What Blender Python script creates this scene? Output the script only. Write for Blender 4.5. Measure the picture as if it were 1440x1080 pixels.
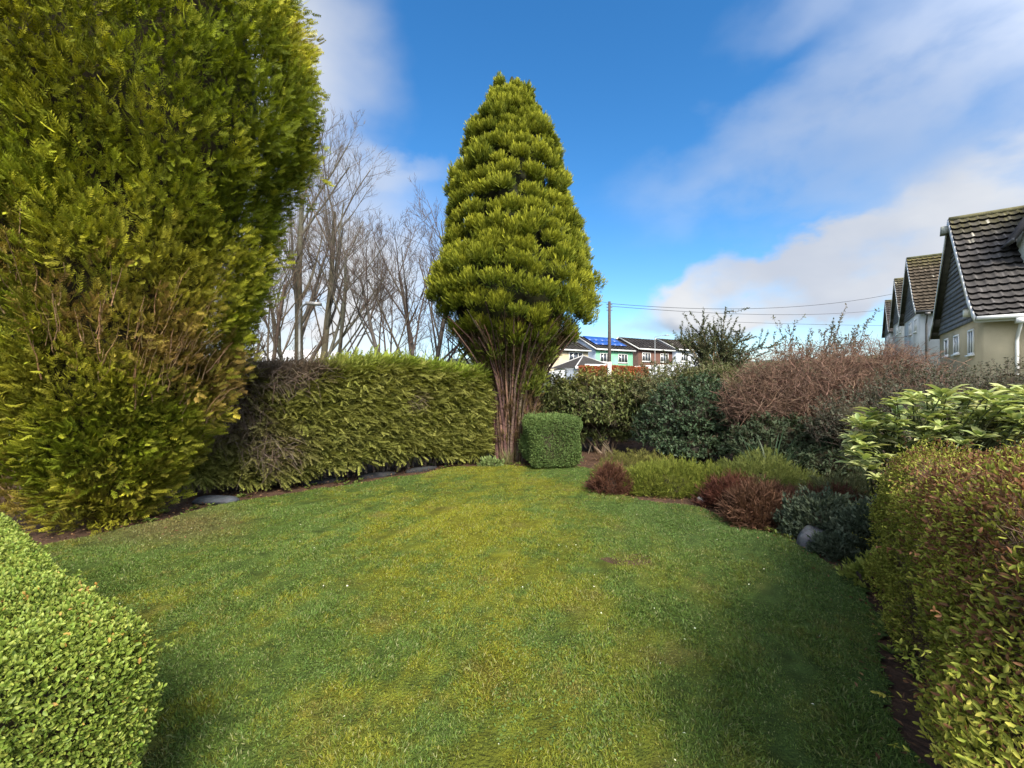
import bpy, math
import numpy as np

for _o in list(bpy.data.objects):
    bpy.data.objects.remove(_o)
S = bpy.context.scene
R = math.radians
rng = np.random.default_rng(11)

# ------------------------------------------------------------------ camera
EYE, FOC = 1.6, 605.0            # eye height (m); focal length in pixels of the 1440-wide photograph
cam_d = bpy.data.cameras.new('camera')
cam_d.sensor_fit = 'HORIZONTAL'; cam_d.sensor_width = 36.0
cam_d.lens = 36.0 * FOC / 1440.0
cam_d.clip_start = 0.05; cam_d.clip_end = 6000
cam = bpy.data.objects.new('camera', cam_d)
S.collection.objects.link(cam)
cam.location = (0, 0, EYE); cam.rotation_euler = (R(90), 0, 0)
S.camera = cam

# ------------------------------------------------------------------ world, sun, exposure
SUN_EL, SUN_AZ = 43.0, 160.0      # degrees; azimuth clockwise from +Y (behind the camera, to the right)
SKY_STRENGTH = 0.092
w = bpy.data.worlds.new("World"); S.world = w; w.use_nodes = True
NT = w.node_tree; NT.nodes.clear()
def nd(t, **kw):
    n = NT.nodes.new(t)
    for k, v in kw.items(): setattr(n, k, v)
    return n
def mth(op, a, b=None, c=None, clamp=False):
    n = nd('ShaderNodeMath', operation=op, use_clamp=clamp)
    for i, v in enumerate((a, b, c)):
        if v is None: continue
        if isinstance(v, (int, float)): n.inputs[i].default_value = v
        else: NT.links.new(v, n.inputs[i])
    return n.outputs[0]
def mixc(f, a, b, mode='MIX'):
    n = nd('ShaderNodeMix', data_type='RGBA', blend_type=mode)
    for i, v in ((0, f), (6, a), (7, b)):
        if isinstance(v, (int, float)): n.inputs[i].default_value = v
        elif isinstance(v, tuple): n.inputs[i].default_value = (*v, 1)
        else: NT.links.new(v, n.inputs[i])
    return n.outputs[2]
sky = nd('ShaderNodeTexSky', sky_type='NISHITA')
sky.sun_disc = False; sky.sun_elevation = R(SUN_EL); sky.sun_rotation = R(SUN_AZ)
sky.air_density = 1.0; sky.dust_density = 0.3; sky.ozone_density = 3.0
tc = nd('ShaderNodeTexCoord')
sep = nd('ShaderNodeSeparateXYZ'); NT.links.new(tc.outputs['Generated'], sep.inputs[0])
az = mth('MULTIPLY', mth('ARCTAN2', sep.outputs[0], sep.outputs[1]), 180 / math.pi)
el = mth('MULTIPLY', mth('ARCSINE', sep.outputs[2]), 180 / math.pi)
def noise(scale, detail=6, rough=0.55, dist=0.0, stretch=(1, 1, 1)):
    mp = nd('ShaderNodeMapping'); mp.inputs['Scale'].default_value = stretch
    NT.links.new(tc.outputs['Generated'], mp.inputs[0])
    n = nd('ShaderNodeTexNoise'); n.inputs['Scale'].default_value = scale
    n.inputs['Detail'].default_value = detail; n.inputs['Roughness'].default_value = rough
    n.inputs['Distortion'].default_value = dist
    NT.links.new(mp.outputs[0], n.inputs[0])
    return n.outputs[0]
n1 = noise(2.6, 5, .48, .1, (1, 1, 1.7)); n2 = noise(6.0, 5, .50, .1, (1, 1, 1.6)); n3 = noise(1.7, 4, .5)
azd = mth('ADD', az, mth('MULTIPLY', mth('SUBTRACT', n1, .5), 26)); eld = mth('ADD', el, mth('MULTIPLY', mth('SUBTRACT', n2, .5), 13))
def smooth(x, lo, hi):
    n = nd('ShaderNodeMapRange', interpolation_type='SMOOTHSTEP')
    NT.links.new(x, n.inputs[0]); n.inputs[1].default_value = lo; n.inputs[2].default_value = hi
    return n.outputs[0]
def cloud(a0, e0, ra, re, rot, amt, soft=1.0):
    """one soft bank of cloud about azimuth a0, elevation e0 (degrees)"""
    da = mth('SUBTRACT', azd, a0); de = mth('SUBTRACT', eld, e0)
    c, s = math.cos(R(rot)), math.sin(R(rot))
    u = mth('DIVIDE', mth('ADD', mth('MULTIPLY', da, c), mth('MULTIPLY', de, s)), ra)
    v = mth('DIVIDE', mth('SUBTRACT', mth('MULTIPLY', de, c), mth('MULTIPLY', da, s)), re)
    d = mth('SQRT', mth('ADD', mth('MULTIPLY', u, u), mth('MULTIPLY', v, v)))
    return mth('MULTIPLY', smooth(d, 1.0 + .5 * soft, 1.0 - .7 * soft), amt)
def total(lst):
    t = lst[0]
    for k in lst[1:]: t = mth('SUBTRACT', 1.0, mth('MULTIPLY', mth('SUBTRACT', 1.0, t), mth('SUBTRACT', 1.0, k)))
    return t
banks = [cloud(-27, 35, 10, 10, -35, .78), cloud(-20, 25, 11, 2.4, 4, .55), cloud(-27, 12, 22, 13, 0, 1.0, .8), cloud(-60, 12, 30, 16, 0, .95),
         cloud(32, 11.8, 15, 5.2, 16, 1.0, .28), cloud(50, 15.5, 17, 7.0, 10, 1.0, .6), cloud(24, 6.0, 12, 2.3, 2, .8),
         cloud(42, 24, 20, 5.0, 10, .50, 1.2), cloud(51, 31, 15, 5.5, 8, .70, 1.1), cloud(37, 37, 8, 3.5, 0, .35, 1.2), cloud(33, 28, 14, 3.0, 18, .30, 1.2),
         cloud(150, 42, 70, 40, 0, .9), cloud(-140, 40, 60, 40, 0, .85), cloud(95, 20, 28, 14, 10, .6)]  # this row: unseen cloud behind and beside the view, added to whiten the fill
mask = total(banks)
mask = mth('MULTIPLY', mask, smooth(n2, .10, .52), clamp=True)
mask = mth('MAXIMUM', mask, mth('MULTIPLY', smooth(el, 7.0, 0.0), .75))
# blue of the clear sky: the Nishita sky, its colour deepened as in the photograph
hs = nd('ShaderNodeHueSaturation'); hs.inputs['Saturation'].default_value = 1.30; hs.inputs['Value'].default_value = 1.0
NT.links.new(sky.outputs[0], hs.inputs['Color'])
blue = mixc(1.0, hs.outputs[0], (.95, 1.0, 1.0), 'MULTIPLY')
grey = cloud(21, 5.5, 9, 2.2, 0, .9)
lit = smooth(n1, .3, .7)
cl = mixc(lit, (2.5, 2.75, 3.25), (3.9, 3.95, 4.0))
dotn = nd('ShaderNodeVectorMath', operation='DOT_PRODUCT'); NT.links.new(tc.outputs['Generated'], dotn.inputs[0])
dotn.inputs[1].default_value = (math.sin(R(SUN_AZ)) * math.cos(R(SUN_EL)), math.cos(R(SUN_AZ)) * math.cos(R(SUN_EL)), math.sin(R(SUN_EL)))
glow = mth('ADD', 1.0, mth('MULTIPLY', smooth(dotn.outputs['Value'], -.1, 1.0), 5.2))   # unseen cloud round the sun, brightened as added frontal fill
gv_ = nd('ShaderNodeCombineXYZ'); [NT.links.new(glow, gv_.inputs[k]) for k in range(3)]
cl = mixc(1.0, cl, gv_.outputs[0], 'MULTIPLY')
cl = mixc(grey, cl, (1.9, 2.15, 2.6))
col = mixc(mask, blue, cl)
bg = nd('ShaderNodeBackground'); bg.inputs['Strength'].default_value = SKY_STRENGTH
NT.links.new(col, bg.inputs[0])
wo = nd('ShaderNodeOutputWorld'); NT.links.new(bg.outputs[0], wo.inputs[0])

sun_d = bpy.data.lights.new('sun', 'SUN'); sun_d.energy = 4.4; sun_d.angle = R(16); sun_d.color = (1.0, .90, .74)
sun = bpy.data.objects.new('sun', sun_d); S.collection.objects.link(sun)
sun.rotation_euler = (R(90 - SUN_EL), 0, R(180 - SUN_AZ))
sun.location = (20, -20, 30)

vs = S.view_settings
S.display_settings.display_device = 'sRGB'
vs.view_transform = 'Standard'; vs.look = 'None'; vs.gamma = 1.0; vs.exposure = 1.35; vs.use_curve_mapping = False
cy = S.cycles
cy.max_bounces = 6; cy.diffuse_bounces = 3; cy.glossy_bounces = 2; cy.transmission_bounces = 3; cy.transparent_max_bounces = 6
cy.caustics_reflective = False; cy.caustics_refractive = False
cy.use_denoising = True

# ------------------------------------------------------------------ helpers
A = np.array
def norm(v): return v / np.maximum(np.linalg.norm(v, axis=-1, keepdims=True), 1e-9)
def at(px, py, Y): return A([(px - 720) / FOC * Y, Y, EYE - (py - 540) / FOC * Y])
def wob(p, scale, seed, n=7):
    """smooth pseudo noise in about -1..1 at points p"""
    r = np.random.default_rng(seed); p = np.asarray(p, float); out = np.zeros(p.shape[:-1])
    for i in range(n):
        k = norm(r.normal(size=3)) * scale * (0.6 + 1.1 * i / n) * 2.2
        out += np.sin(p @ k + r.random() * 6.28)
    return out / (n ** .5 * 1.1)
def mix(a, b, t):
    t = np.asarray(t)
    if t.ndim: t = t[..., None]
    return np.asarray(a) * (1 - t) + np.asarray(b) * t
def tag(o, label=None, cat=None, group=None, kind=None):
    if label: o['label'] = label
    if cat: o['category'] = cat
    if group: o['group'] = group
    if kind: o['kind'] = kind
    return o
def empty(name, loc, rz=0.0, label=None, cat=None, group=None):
    o = bpy.data.objects.new(name, None); S.collection.objects.link(o)
    o.location = tuple(float(v) for v in loc); o.rotation_euler = (0, 0, rz); o.empty_display_size = .2
    return tag(o, label, cat, group)

class MB:
    """collects geometry and links it as ONE mesh object"""
    def __init__(s): s.v, s.c, s.f, s.n = [], [], {}, 0
    def add(s, V, F, col):
        V = np.asarray(V, float).reshape(-1, 3); F = np.asarray(F, int)
        col = np.broadcast_to(np.asarray(col, float), V.shape)
        s.v.append(V); s.c.append(col); s.f.setdefault(F.shape[1], []).append(F + s.n); s.n += len(V)
        return s
    def box(s, x0, y0, z0, x1, y1, z1, col=(.8, .8, .8)):
        V = A([[x0,y0,z0],[x1,y0,z0],[x1,y1,z0],[x0,y1,z0],[x0,y0,z1],[x1,y0,z1],[x1,y1,z1],[x0,y1,z1]])
        F = [[0,3,2,1],[4,5,6,7],[0,1,5,4],[1,2,6,5],[2,3,7,6],[3,0,4,7]]
        return s.add(V, F, col)
    def prism(s, poly, off, col):
        """closed prism: polygon (n,3) extruded by off"""
        poly = np.asarray(poly, float); n = len(poly); off = np.asarray(off, float)
        V = np.concatenate([poly, poly + off]); base = s.n
        s.add(V, [[i, (i + 1) % n, n + (i + 1) % n, n + i] for i in range(n)], col)
        s.f.setdefault(n, []).append(A([list(range(n))[::-1], list(range(n, 2 * n))]) + base)
        return s
    def tube(s, pts, rad, col, sides=6):
        pts = np.asarray(pts, float); rad = np.broadcast_to(np.asarray(rad, float), (len(pts),))
        return s.tubes(pts[None], rad[None], np.asarray(col, float), sides, caps=True)
    def tubes(s, Pt, Rd, col, sides=4, caps=False):
        N, m, _ = Pt.shape
        T = norm(np.gradient(Pt, axis=1))
        ref = np.where(np.abs(T[..., 2:3]) > .9, A([1., 0, 0]), A([0, 0, 1.]))
        e1 = norm(np.cross(T, ref)); e2 = np.cross(T, e1)
        a = np.arange(sides) * 2 * math.pi / sides
        V = Pt[:, :, None] + Rd[:, :, None, None] * (np.cos(a)[:, None] * e1[:, :, None] + np.sin(a)[:, None] * e2[:, :, None])
        i = np.arange(N)[:, None, None] * m * sides; j = np.arange(m - 1)[None, :, None] * sides; k = np.arange(sides)[None, None]
        k2 = (k + 1) % sides
        F = np.stack([i + j + k, i + j + k2, i + j + sides + k2, i + j + sides + k], -1).reshape(-1, 4)
        c = np.asarray(col, float)
        if c.ndim == 2: c = np.broadcast_to(c[:, None, None], V.shape).reshape(-1, 3)
        base = s.n
        s.add(V.reshape(-1, 3), F, c)
        if caps:
            s.f.setdefault(sides, []).append(A([list(range(sides))[::-1], list(range((m - 1) * sides, m * sides))]) + base)
        return s
    def inst(s, tmpl, pos, d, n, L, W, col, tip=None):
        """copies of a small leaf template along directions d with face normals near n"""
        tv, tf, tw = tmpl; N = len(pos)
        d = norm(d); sd = norm(np.cross(d, n)); nn = np.cross(sd, d)
        L = np.broadcast_to(np.asarray(L, float), (N,)); W = np.broadcast_to(np.asarray(W, float), (N,))
        V = (pos[:, None] + (tv[None, :, 0:1] * L[:, None, None]) * d[:, None] + (tv[None, :, 1:2] * W[:, None, None]) * sd[:, None]
             + (tv[None, :, 2:3] * L[:, None, None]) * nn[:, None])
        col = np.broadcast_to(np.asarray(col, float), (N, 3))
        if tip is None: C = np.broadcast_to(col[:, None], V.shape)
        else: C = mix(col[:, None], np.broadcast_to(np.asarray(tip, float), (N, 3))[:, None], np.broadcast_to(tw, (N, len(tw))))
        k = len(tv)
        F = (np.arange(N)[:, None, None] * k + tf[None]).reshape(-1, tf.shape[1])
        return s.add(V.reshape(-1, 3), F, C.reshape(-1, 3))
    def build(s, name, mat, parent=None, smooth=False):
        V = np.concatenate(s.v).astype(np.float32); C = np.concatenate(s.c).astype(np.float32)
        me = bpy.data.meshes.new(name)
        loops, starts, p = [], [], 0
        for k, lst in s.f.items():
            F = np.concatenate(lst); loops.append(F.reshape(-1)); starts.append(p + np.arange(len(F)) * k); p += F.size
        loops = np.concatenate(loops).astype(np.int32); starts = np.concatenate(starts).astype(np.int32)
        me.vertices.add(len(V)); me.vertices.foreach_set('co', V.reshape(-1))
        me.loops.add(len(loops)); me.loops.foreach_set('vertex_index', loops)
        me.polygons.add(len(starts)); me.polygons.foreach_set('loop_start', starts)
        if smooth: me.polygons.foreach_set('use_smooth', np.ones(len(starts), bool))
        at_ = me.attributes.new('Col', 'FLOAT_COLOR', 'POINT')
        at_.data.foreach_set('color', np.concatenate([C, np.ones((len(C), 1), np.float32)], 1).reshape(-1))
        me.update(calc_edges=True)
        me.materials.append(mat)
        o = bpy.data.objects.new(name, me); S.collection.objects.link(o)
        if parent is not None: o.parent = parent
        return o

# leaf templates: (vertices (along, across, normal), faces, tip weight)
LEAF = (A([[0,0,0],[.42,-.5,.07],[1,0,-.08],[.42,.5,.07]]), A([[0,1,2],[0,2,3]]), A([0,.5,1,.5]))
LEAF6 = (A([[0,0,0],[.3,-.44,.06],[.3,0,0],[.3,.44,.06],[.68,-.36,.03],[.68,0,-.03],[.68,.36,.03],[1,0,-.14]]),
         A([[0,1,2],[0,2,3],[1,4,2],[4,5,2],[2,5,3],[5,6,3],[4,7,5],[5,7,6]]), A([0,.4,.1,.4,.7,.3,.7,1]))
OVAL = (A([[0,0,0],[.32,-.46,.07],[.32,.46,.07],[.74,-.36,.04],[.74,.36,.04],[1,0,-.07]]), A([[0,1,3,5],[0,5,4,2]]), A([0,.4,.4,.8,.8,1]))
BLADE = (A([[0,-.5,0],[0,.5,0],[.55,.38,.06],[.55,-.38,.06],[1,0,.28]]), A([[0,1,2],[0,2,3],[3,2,4]]), A([0,0,.6,.6,1]))
def make_frond(pairs=4, ang=38, wd=.05, ll=.5, droop=.18, tipl=.3):
    V, F, T = [], [], []
    def leaflet(p, dx, dy, L, zz):
        i = len(V); nx, ny = -dy, dx; m = .45
        V.append([p[0], p[1], zz])
        V.append([p[0] + dx * L * m + nx * wd, p[1] + dy * L * m + ny * wd, zz + .02])
        V.append([p[0] + dx * L, p[1] + dy * L, zz - droop * .35 * L])
        V.append([p[0] + dx * L * m - nx * wd, p[1] + dy * L * m - ny * wd, zz - .02])
        F.append([i, i + 1, i + 2, i + 3]); t = p[0]
        T.extend([t * .5, t * .6 + .1, min(1, t + .45), t * .6 + .1])
    for k in range(pairs):
        t = .08 + .74 * k / max(1, pairs - 1); L = ll * (1 - .5 * t); zz = -droop * t * t
        for sg in (-1, 1): leaflet((t, 0), math.cos(R(ang)), sg * math.sin(R(ang)), L, zz)
    leaflet((1 - tipl, 0), 1, 0, tipl, -droop * .6); leaflet((0, 0), 1, 0, .8, 0)
    return (A(V), A(F), A(T))
FROND = make_frond(4, 36, .045, .46)
FROND_FINE = make_frond(5, 34, .045, .36, .1)
FROND_LONG = make_frond(5, 30, .04, .34, .28)
SPRIG = make_frond(5, 48, .05, .26, .05)

UP_ = A([0, 0, 1.])
def jit(c, n, b=.25, hue=.08):
    c = np.broadcast_to(np.asarray(c, float), (n, 3))
    return np.clip(c * (1 + rng.uniform(-b, b, (n, 1))) * (1 + rng.uniform(-hue, hue, (n, 3))), 0, 1)
def rvec(*sh): return rng.normal(size=(*sh, 3))
def plumes(mb, tmpl, b, a, Lp, Rp, n, fl, fw, col, tip, open_=.9, prof=.15, flat=None):
    """feathery plumes: n small fronds round each axis a from base b"""
    M = len(b); a = norm(a)
    Lp = np.broadcast_to(Lp, (M,)); Rp = np.broadcast_to(Rp, (M,)); fl = np.broadcast_to(fl, (M,))
    ref = np.where(np.abs(a[:, 2:3]) > .9, A([1., 0, 0]), A([0, 0, 1.]))
    e1 = norm(np.cross(a, ref)); e2 = np.cross(a, e1)
    t = rng.random((M, n)) ** .8; ph = rng.random((M, n)) * 6.283
    rad = np.cos(ph)[..., None] * e1[:, None] + np.sin(ph)[..., None] * e2[:, None]
    pr = np.sin(math.pi * (prof + (1 - prof) * t)) * (.45 + .55 * rng.random((M, n)))
    pos = b[:, None] + a[:, None] * (Lp[:, None] * t)[..., None] + rad * (Rp[:, None] * pr)[..., None]
    d = norm(a[:, None] * (.55 + .6 * t)[..., None] + rad * (open_ * (1 - .7 * t))[..., None] + rvec(M, n) * .22)
    nr = rad + rvec(M, n) * .45 if flat is None else flat + rvec(M, n) * .4
    L = fl[:, None] * rng.uniform(.65, 1.25, (M, n))
    c = np.broadcast_to(np.asarray(col, float), (M, 3))[:, None]; tp = np.broadcast_to(np.asarray(tip, float), (M, 3))[:, None]
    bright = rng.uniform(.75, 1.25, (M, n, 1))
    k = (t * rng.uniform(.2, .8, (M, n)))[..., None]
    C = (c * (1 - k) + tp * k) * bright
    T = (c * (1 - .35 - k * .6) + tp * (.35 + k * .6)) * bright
    mb.inst(tmpl, pos.reshape(-1, 3), d.reshape(-1, 3), nr.reshape(-1, 3), L.reshape(-1), (L * fw).reshape(-1), C.reshape(-1, 3), T.reshape(-1, 3))

def rbox_pts(face, uv, h, r):
    """points on a rounded box (half sizes h, radius r) and their normals"""
    p = np.zeros((len(uv), 3)); ax, sg = face
    o = [i for i in range(3) if i != ax]
    p[:, ax] = sg * h[ax]; p[:, o[0]] = (uv[:, 0] * 2 - 1) * h[o[0]]; p[:, o[1]] = (uv[:, 1] * 2 - 1) * h[o[1]]
    q = np.clip(p, -(h - r), h - r); n = norm(p - q)
    return q + n * r, n
def rbox_surface(n, h, r, faces):
    h = np.asarray(h, float); ar = []
    for (ax, sg, wt) in faces:
        o = [i for i in range(3) if i != ax]; ar.append(h[o[0]] * h[o[1]] * wt)
    ar = np.asarray(ar) / sum(ar); P_, N_ = [], []
    for (ax, sg, wt), f in zip(faces, ar):
        p, q = rbox_pts((ax, sg), rng.random((max(1, int(n * f)), 2)), h, r); P_.append(p); N_.append(q)
    return np.concatenate(P_), np.concatenate(N_)
def rbox_core(mb, h, r, warp, col, res=14):
    h = np.asarray(h, float); g = np.linspace(0, 1, res); U = np.stack(np.meshgrid(g, g, indexing='ij'), -1).reshape(-1, 2)
    idx = np.arange(res * res).reshape(res, res)
    F = np.stack([idx[:-1, :-1], idx[1:, :-1], idx[1:, 1:], idx[:-1, 1:]], -1).reshape(-1, 4)
    for ax in range(3):
        for sg in (-1, 1):
            p, _ = rbox_pts((ax, sg), U, h, r)
            mb.add(warp(p), F, jit(col, len(p), .3))
def revolve(mb, c, zs, rs, col, seed=1, amp=.08, seg=40):
    th = np.linspace(0, 2 * math.pi, seg, endpoint=False)
    T, Z = np.meshgrid(th, zs); Rr = np.broadcast_to(np.asarray(rs)[:, None], T.shape)
    p = np.stack([c[0] + np.cos(T) * Rr, c[1] + np.sin(T) * Rr, Z], -1)
    k = 1 + amp * wob(p, 1.2, seed)
    p[..., 0] = c[0] + (p[..., 0] - c[0]) * k; p[..., 1] = c[1] + (p[..., 1] - c[1]) * k
    m = len(zs); i = np.arange(m - 1)[:, None] * seg; j = np.arange(seg)[None]; j2 = (j + 1) % seg
    F = np.stack([i + j, i + j2, i + seg + j2, i + seg + j], -1).reshape(-1, 4)
    mb.add(p.reshape(-1, 3), F, jit(col, m * seg, .35))
def profile(c, pts):
    """silhouette points -> (heights, radii) of a round crown standing at c"""
    D = math.hypot(*c); a0 = math.atan2(c[0], c[1]); out = []
    for px, py in pts:
        an = math.atan((px - 720) / FOC); df = abs(an - a0); Y = D * math.cos(df) * math.cos(an)
        out.append((EYE - (py - 540) / FOC * Y, D * math.sin(df)))
    out.sort(); return A([o[0] for o in out]), A([o[1] for o in out])

# ------------------------------------------------------------------ materials
def mat(name, rough=.6, spec=.3, trans=0.0, bump=0.0, bscale=20.0, var=0.0, vscale=6.0, metal=0.0, trans_tint=(1.0, 1.0, .6)):
    m = bpy.data.materials.new(name); m.use_nodes = True; t = m.node_tree; n = t.nodes; n.clear(); L = t.links.new
    out = n.new('ShaderNodeOutputMaterial'); pb = n.new('ShaderNodeBsdfPrincipled')
    at_ = n.new('ShaderNodeAttribute'); at_.attribute_name = 'Col'; c = at_.outputs['Color']
    pb.inputs['Roughness'].default_value = rough; pb.inputs['Specular IOR Level'].default_value = spec; pb.inputs['Metallic'].default_value = metal
    geo = n.new('ShaderNodeNewGeometry')
    if var:
        nz = n.new('ShaderNodeTexNoise'); nz.inputs['Scale'].default_value = vscale; nz.inputs['Detail'].default_value = 6; L(geo.outputs['Position'], nz.inputs[0])
        mr = n.new('ShaderNodeMapRange'); mr.inputs[1].default_value = .25; mr.inputs[2].default_value = .75
        mr.inputs[3].default_value = 1 - var; mr.inputs[4].default_value = 1 + var; L(nz.outputs[0], mr.inputs[0])
        mx = n.new('ShaderNodeMix'); mx.data_type = 'RGBA'; mx.blend_type = 'MULTIPLY'; mx.inputs[0].default_value = 1
        L(c, mx.inputs[6]); L(mr.outputs[0], mx.inputs[7]); c = mx.outputs[2]
    L(c, pb.inputs['Base Color'])
    if bump:
        nb = n.new('ShaderNodeTexNoise'); nb.inputs['Scale'].default_value = bscale; nb.inputs['Detail'].default_value = 8; L(geo.outputs['Position'], nb.inputs[0])
        bp = n.new('ShaderNodeBump'); bp.inputs['Strength'].default_value = bump; bp.inputs['Distance'].default_value = .03
        L(nb.outputs[0], bp.inputs['Height']); L(bp.outputs[0], pb.inputs['Normal'])
    if trans:
        tr = n.new('ShaderNodeBsdfTranslucent'); mt = n.new('ShaderNodeMix'); mt.data_type = 'RGBA'; mt.blend_type = 'MULTIPLY'; mt.inputs[0].default_value = 1
        L(c, mt.inputs[6]); mt.inputs[7].default_value = (*trans_tint, 1); L(mt.outputs[2], tr.inputs[0])
        ms = n.new('ShaderNodeMixShader'); ms.inputs[0].default_value = trans; L(pb.outputs[0], ms.inputs[1]); L(tr.outputs[0], ms.inputs[2]); L(ms.outputs[0], out.inputs[0])
    else: L(pb.outputs[0], out.inputs[0])
    return m
M_leaf = mat('foliage', .65, .12, .30)
M_gloss = mat('glossy_foliage', .5, .22, .30)
M_grass = mat('grass_blades', .6, .2, .3)
M_bark = mat('bark', .9, .1, 0, .8, 30, .35, 9)
M_soil = mat('soil', .95, .1, 0, 1.0, 26, .45, 5)
M_lawn = mat('turf', .95, .1, 0, 1.0, 60, .35, 8)
M_render = mat('painted_render', .9, .1, 0, .3, 40, .22, .9)
M_tile = mat('roof_tile', .9, .08, 0, .35, 25, .3, 5)
M_paint = mat('white_paint', .45, .4, 0, 0, 1, .08, 3)
M_metal = mat('painted_metal', .5, .5, 0, 0, 1, .15, 4, .4)
M_stone = mat('stone', .85, .2, 0, 1.0, 14, .35, 8)
M_glass = mat('window_glass', .08, .6)
M_solar = mat('solar_glass', .35, .25)
M_brick = mat('brick', .9, .15, 0, .5, 18, .3, 9)
M_far = mat('far_vegetation', .95, .05, 0, 0, 1, .45, .05)

BARK_TWIG = A([.040, .034, .020])
CAM = A([0, 0, EYE])
def facing(p, n): return (norm(CAM - p) * n).sum(-1)

# ------------------------------------------------------------------ ground, lawn, beds
def ground_z(x, y):
    r = np.hypot(x, y)
    return np.minimum(.048 * np.maximum(0, r - 11), 4.2) + .045 * np.clip(x - 8, 0, 60) * np.clip((y - 4) / 10, 0, 1)
rr = np.concatenate([np.linspace(0, 14, 29), np.geomspace(15, 4000, 34)]); ta = np.linspace(0, 2 * math.pi, 97)[:-1]
RR, TT = np.meshgrid(rr, ta, indexing='ij'); gx, gy = RR * np.sin(TT), RR * np.cos(TT)
gv = np.stack([gx, gy, ground_z(gx, gy) - .004 + .012 * wob(np.stack([gx, gy, 0 * gx], -1), 1.3, 5) * (RR < 14)], -1)
i = np.arange(len(rr) - 1)[:, None] * 96; j = np.arange(96)[None]; j2 = (j + 1) % 96
gf = np.stack([i + j, i + 96 + j, i + 96 + j2, i + j2], -1).reshape(-1, 4)
gc = np.where((RR < 12.5)[..., None], A([.050, .030, .020]), A([.07, .085, .04]))
g = MB().add(gv.reshape(-1, 3), gf, gc.reshape(-1, 3)).build('ground', M_soil, smooth=True); tag(g, kind='structure')

lawn_poly = A([(-1.2, -2.5), (-3.6, 1.0), (-5.1, 3.6), (-4.55, 4.32), (-4.0, 5.0), (-3.7, 5.62), (-2.92, 6.42), (-2.05, 7.28), (-1.2, 8.05), (-.3, 8.35), (.5, 8.35), (1.3, 8.2),
               (1.55, 7.6), (1.2, 6.9), (1.18, 6.4), (1.75, 5.85), (2.45, 5.5), (2.58, 4.95), (2.78, 4.45), (2.85, 3.95), (2.72, 3.35), (2.25, 2.6), (1.86, 2.05), (1.55, 1.5), (1.1, .6), (1.0, -2.5)])
def in_poly(p, poly):
    x, y = p[:, 0], p[:, 1]; ins = np.zeros(len(p), bool); m = len(poly)
    for i in range(m):
        x0, y0 = poly[i]; x1, y1 = poly[(i + 1) % m]
        c = ((y0 > y) != (y1 > y)) & (x < (x1 - x0) * (y - y0) / (y1 - y0 + 1e-12) + x0); ins ^= c
    return ins
def poly_dist(p, poly):
    d = np.full(len(p), 1e9); m = len(poly)
    for i in range(m):
        a, b = poly[i], poly[(i + 1) % m]; t = np.clip(((p - a) @ (b - a)) / ((b - a) @ (b - a)), 0, 1)
        d = np.minimum(d, np.linalg.norm(p - (a + t[:, None] * (b - a)), axis=1))
    return d
def lawn_colour(p, tex=1.0):
    q = np.concatenate([p, np.zeros((len(p), 1))], 1)
    a = wob(q, .55, 21); b = wob(q, 1.6, 22); c = wob(q, 3.6, 23)
    green, moss, cool, dry = A([.066, .105, .020]), A([.150, .152, .012]), A([.050, .090, .028]), A([.115, .098, .036])
    # moss yellows the middle of the lawn; the right-hand side mixes towards a cooler green
    mid = np.exp(-(((p[:, 0] + .25 + .10 * (p[:, 1] - 5)) / 1.25) ** 2)) * np.clip((p[:, 1] - 1.9) / 2.2, .12, 1)
    f = .8 * wob(q, 8, 24) + .7 * wob(q, 17, 25) + .6 * wob(q, 38, 26) + tex * rng.normal(size=len(p)) * .7
    m = np.clip((-.02 + .74 * mid + .18 * a + .22 * b + .16 * c - .42) * 1.1 + .5 + .34 * f, 0, 1) * .92
    C = mix(green, moss, m)
    cr = np.clip((p[:, 0] - .7) / 1.5 + .2 * a + .22 * f, 0, 1) * .5; C = mix(C, cool, cr)
    br = np.clip(1.2 - np.hypot((p[:, 0] + 3.75) / .9, (p[:, 1] - 4.75) / .75) + .45 * b, 0, 1) * .85; C = mix(C, dry, br)
    dd = np.clip(.5 * c + .6 * wob(q, 9, 29) + .35 * f + .2 * b - .65, 0, 1) * .5
    return mix(C, dry, dd), br
# lawn sheet as a fine grid clipped to the outline
gs = .07; X_, Y_ = np.meshgrid(np.arange(-5.2, 3.2, gs), np.arange(-2.5, 8.6, gs), indexing='ij')
pc = np.stack([X_ + gs / 2, Y_ + gs / 2], -1).reshape(-1, 2)
keep = in_poly(pc + .06 * np.stack([wob(np.c_[pc, pc[:, :1]], 2.5, 31), wob(np.c_[pc, pc[:, :1]], 2.5, 32)], 1), lawn_poly).reshape(X_.shape)
nx, ny = X_.shape; vid = np.arange((nx + 1) * (ny + 1)).reshape(nx + 1, ny + 1)
gx = -5.2 + np.arange(nx + 1) * gs; gy = -2.5 + np.arange(ny + 1) * gs
VX, VY = np.meshgrid(gx, gy, indexing='ij'); vv = np.stack([VX, VY], -1).reshape(-1, 2)
lz = .022 + .012 * wob(np.c_[vv, 0 * vv[:, :1]], 1.1, 33)
fc = np.stack([vid[:-1, :-1], vid[1:, :-1], vid[1:, 1:], vid[:-1, 1:]], -1)[keep]
lc, _ = lawn_colour(vv, .3)
lw = MB().add(np.c_[vv, lz], fc, lc * .55 * (1 + .3 * rng.uniform(-1, 1, (len(vv), 1)))).build('lawn', M_lawn, smooth=True); tag(lw, kind='structure')

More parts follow.
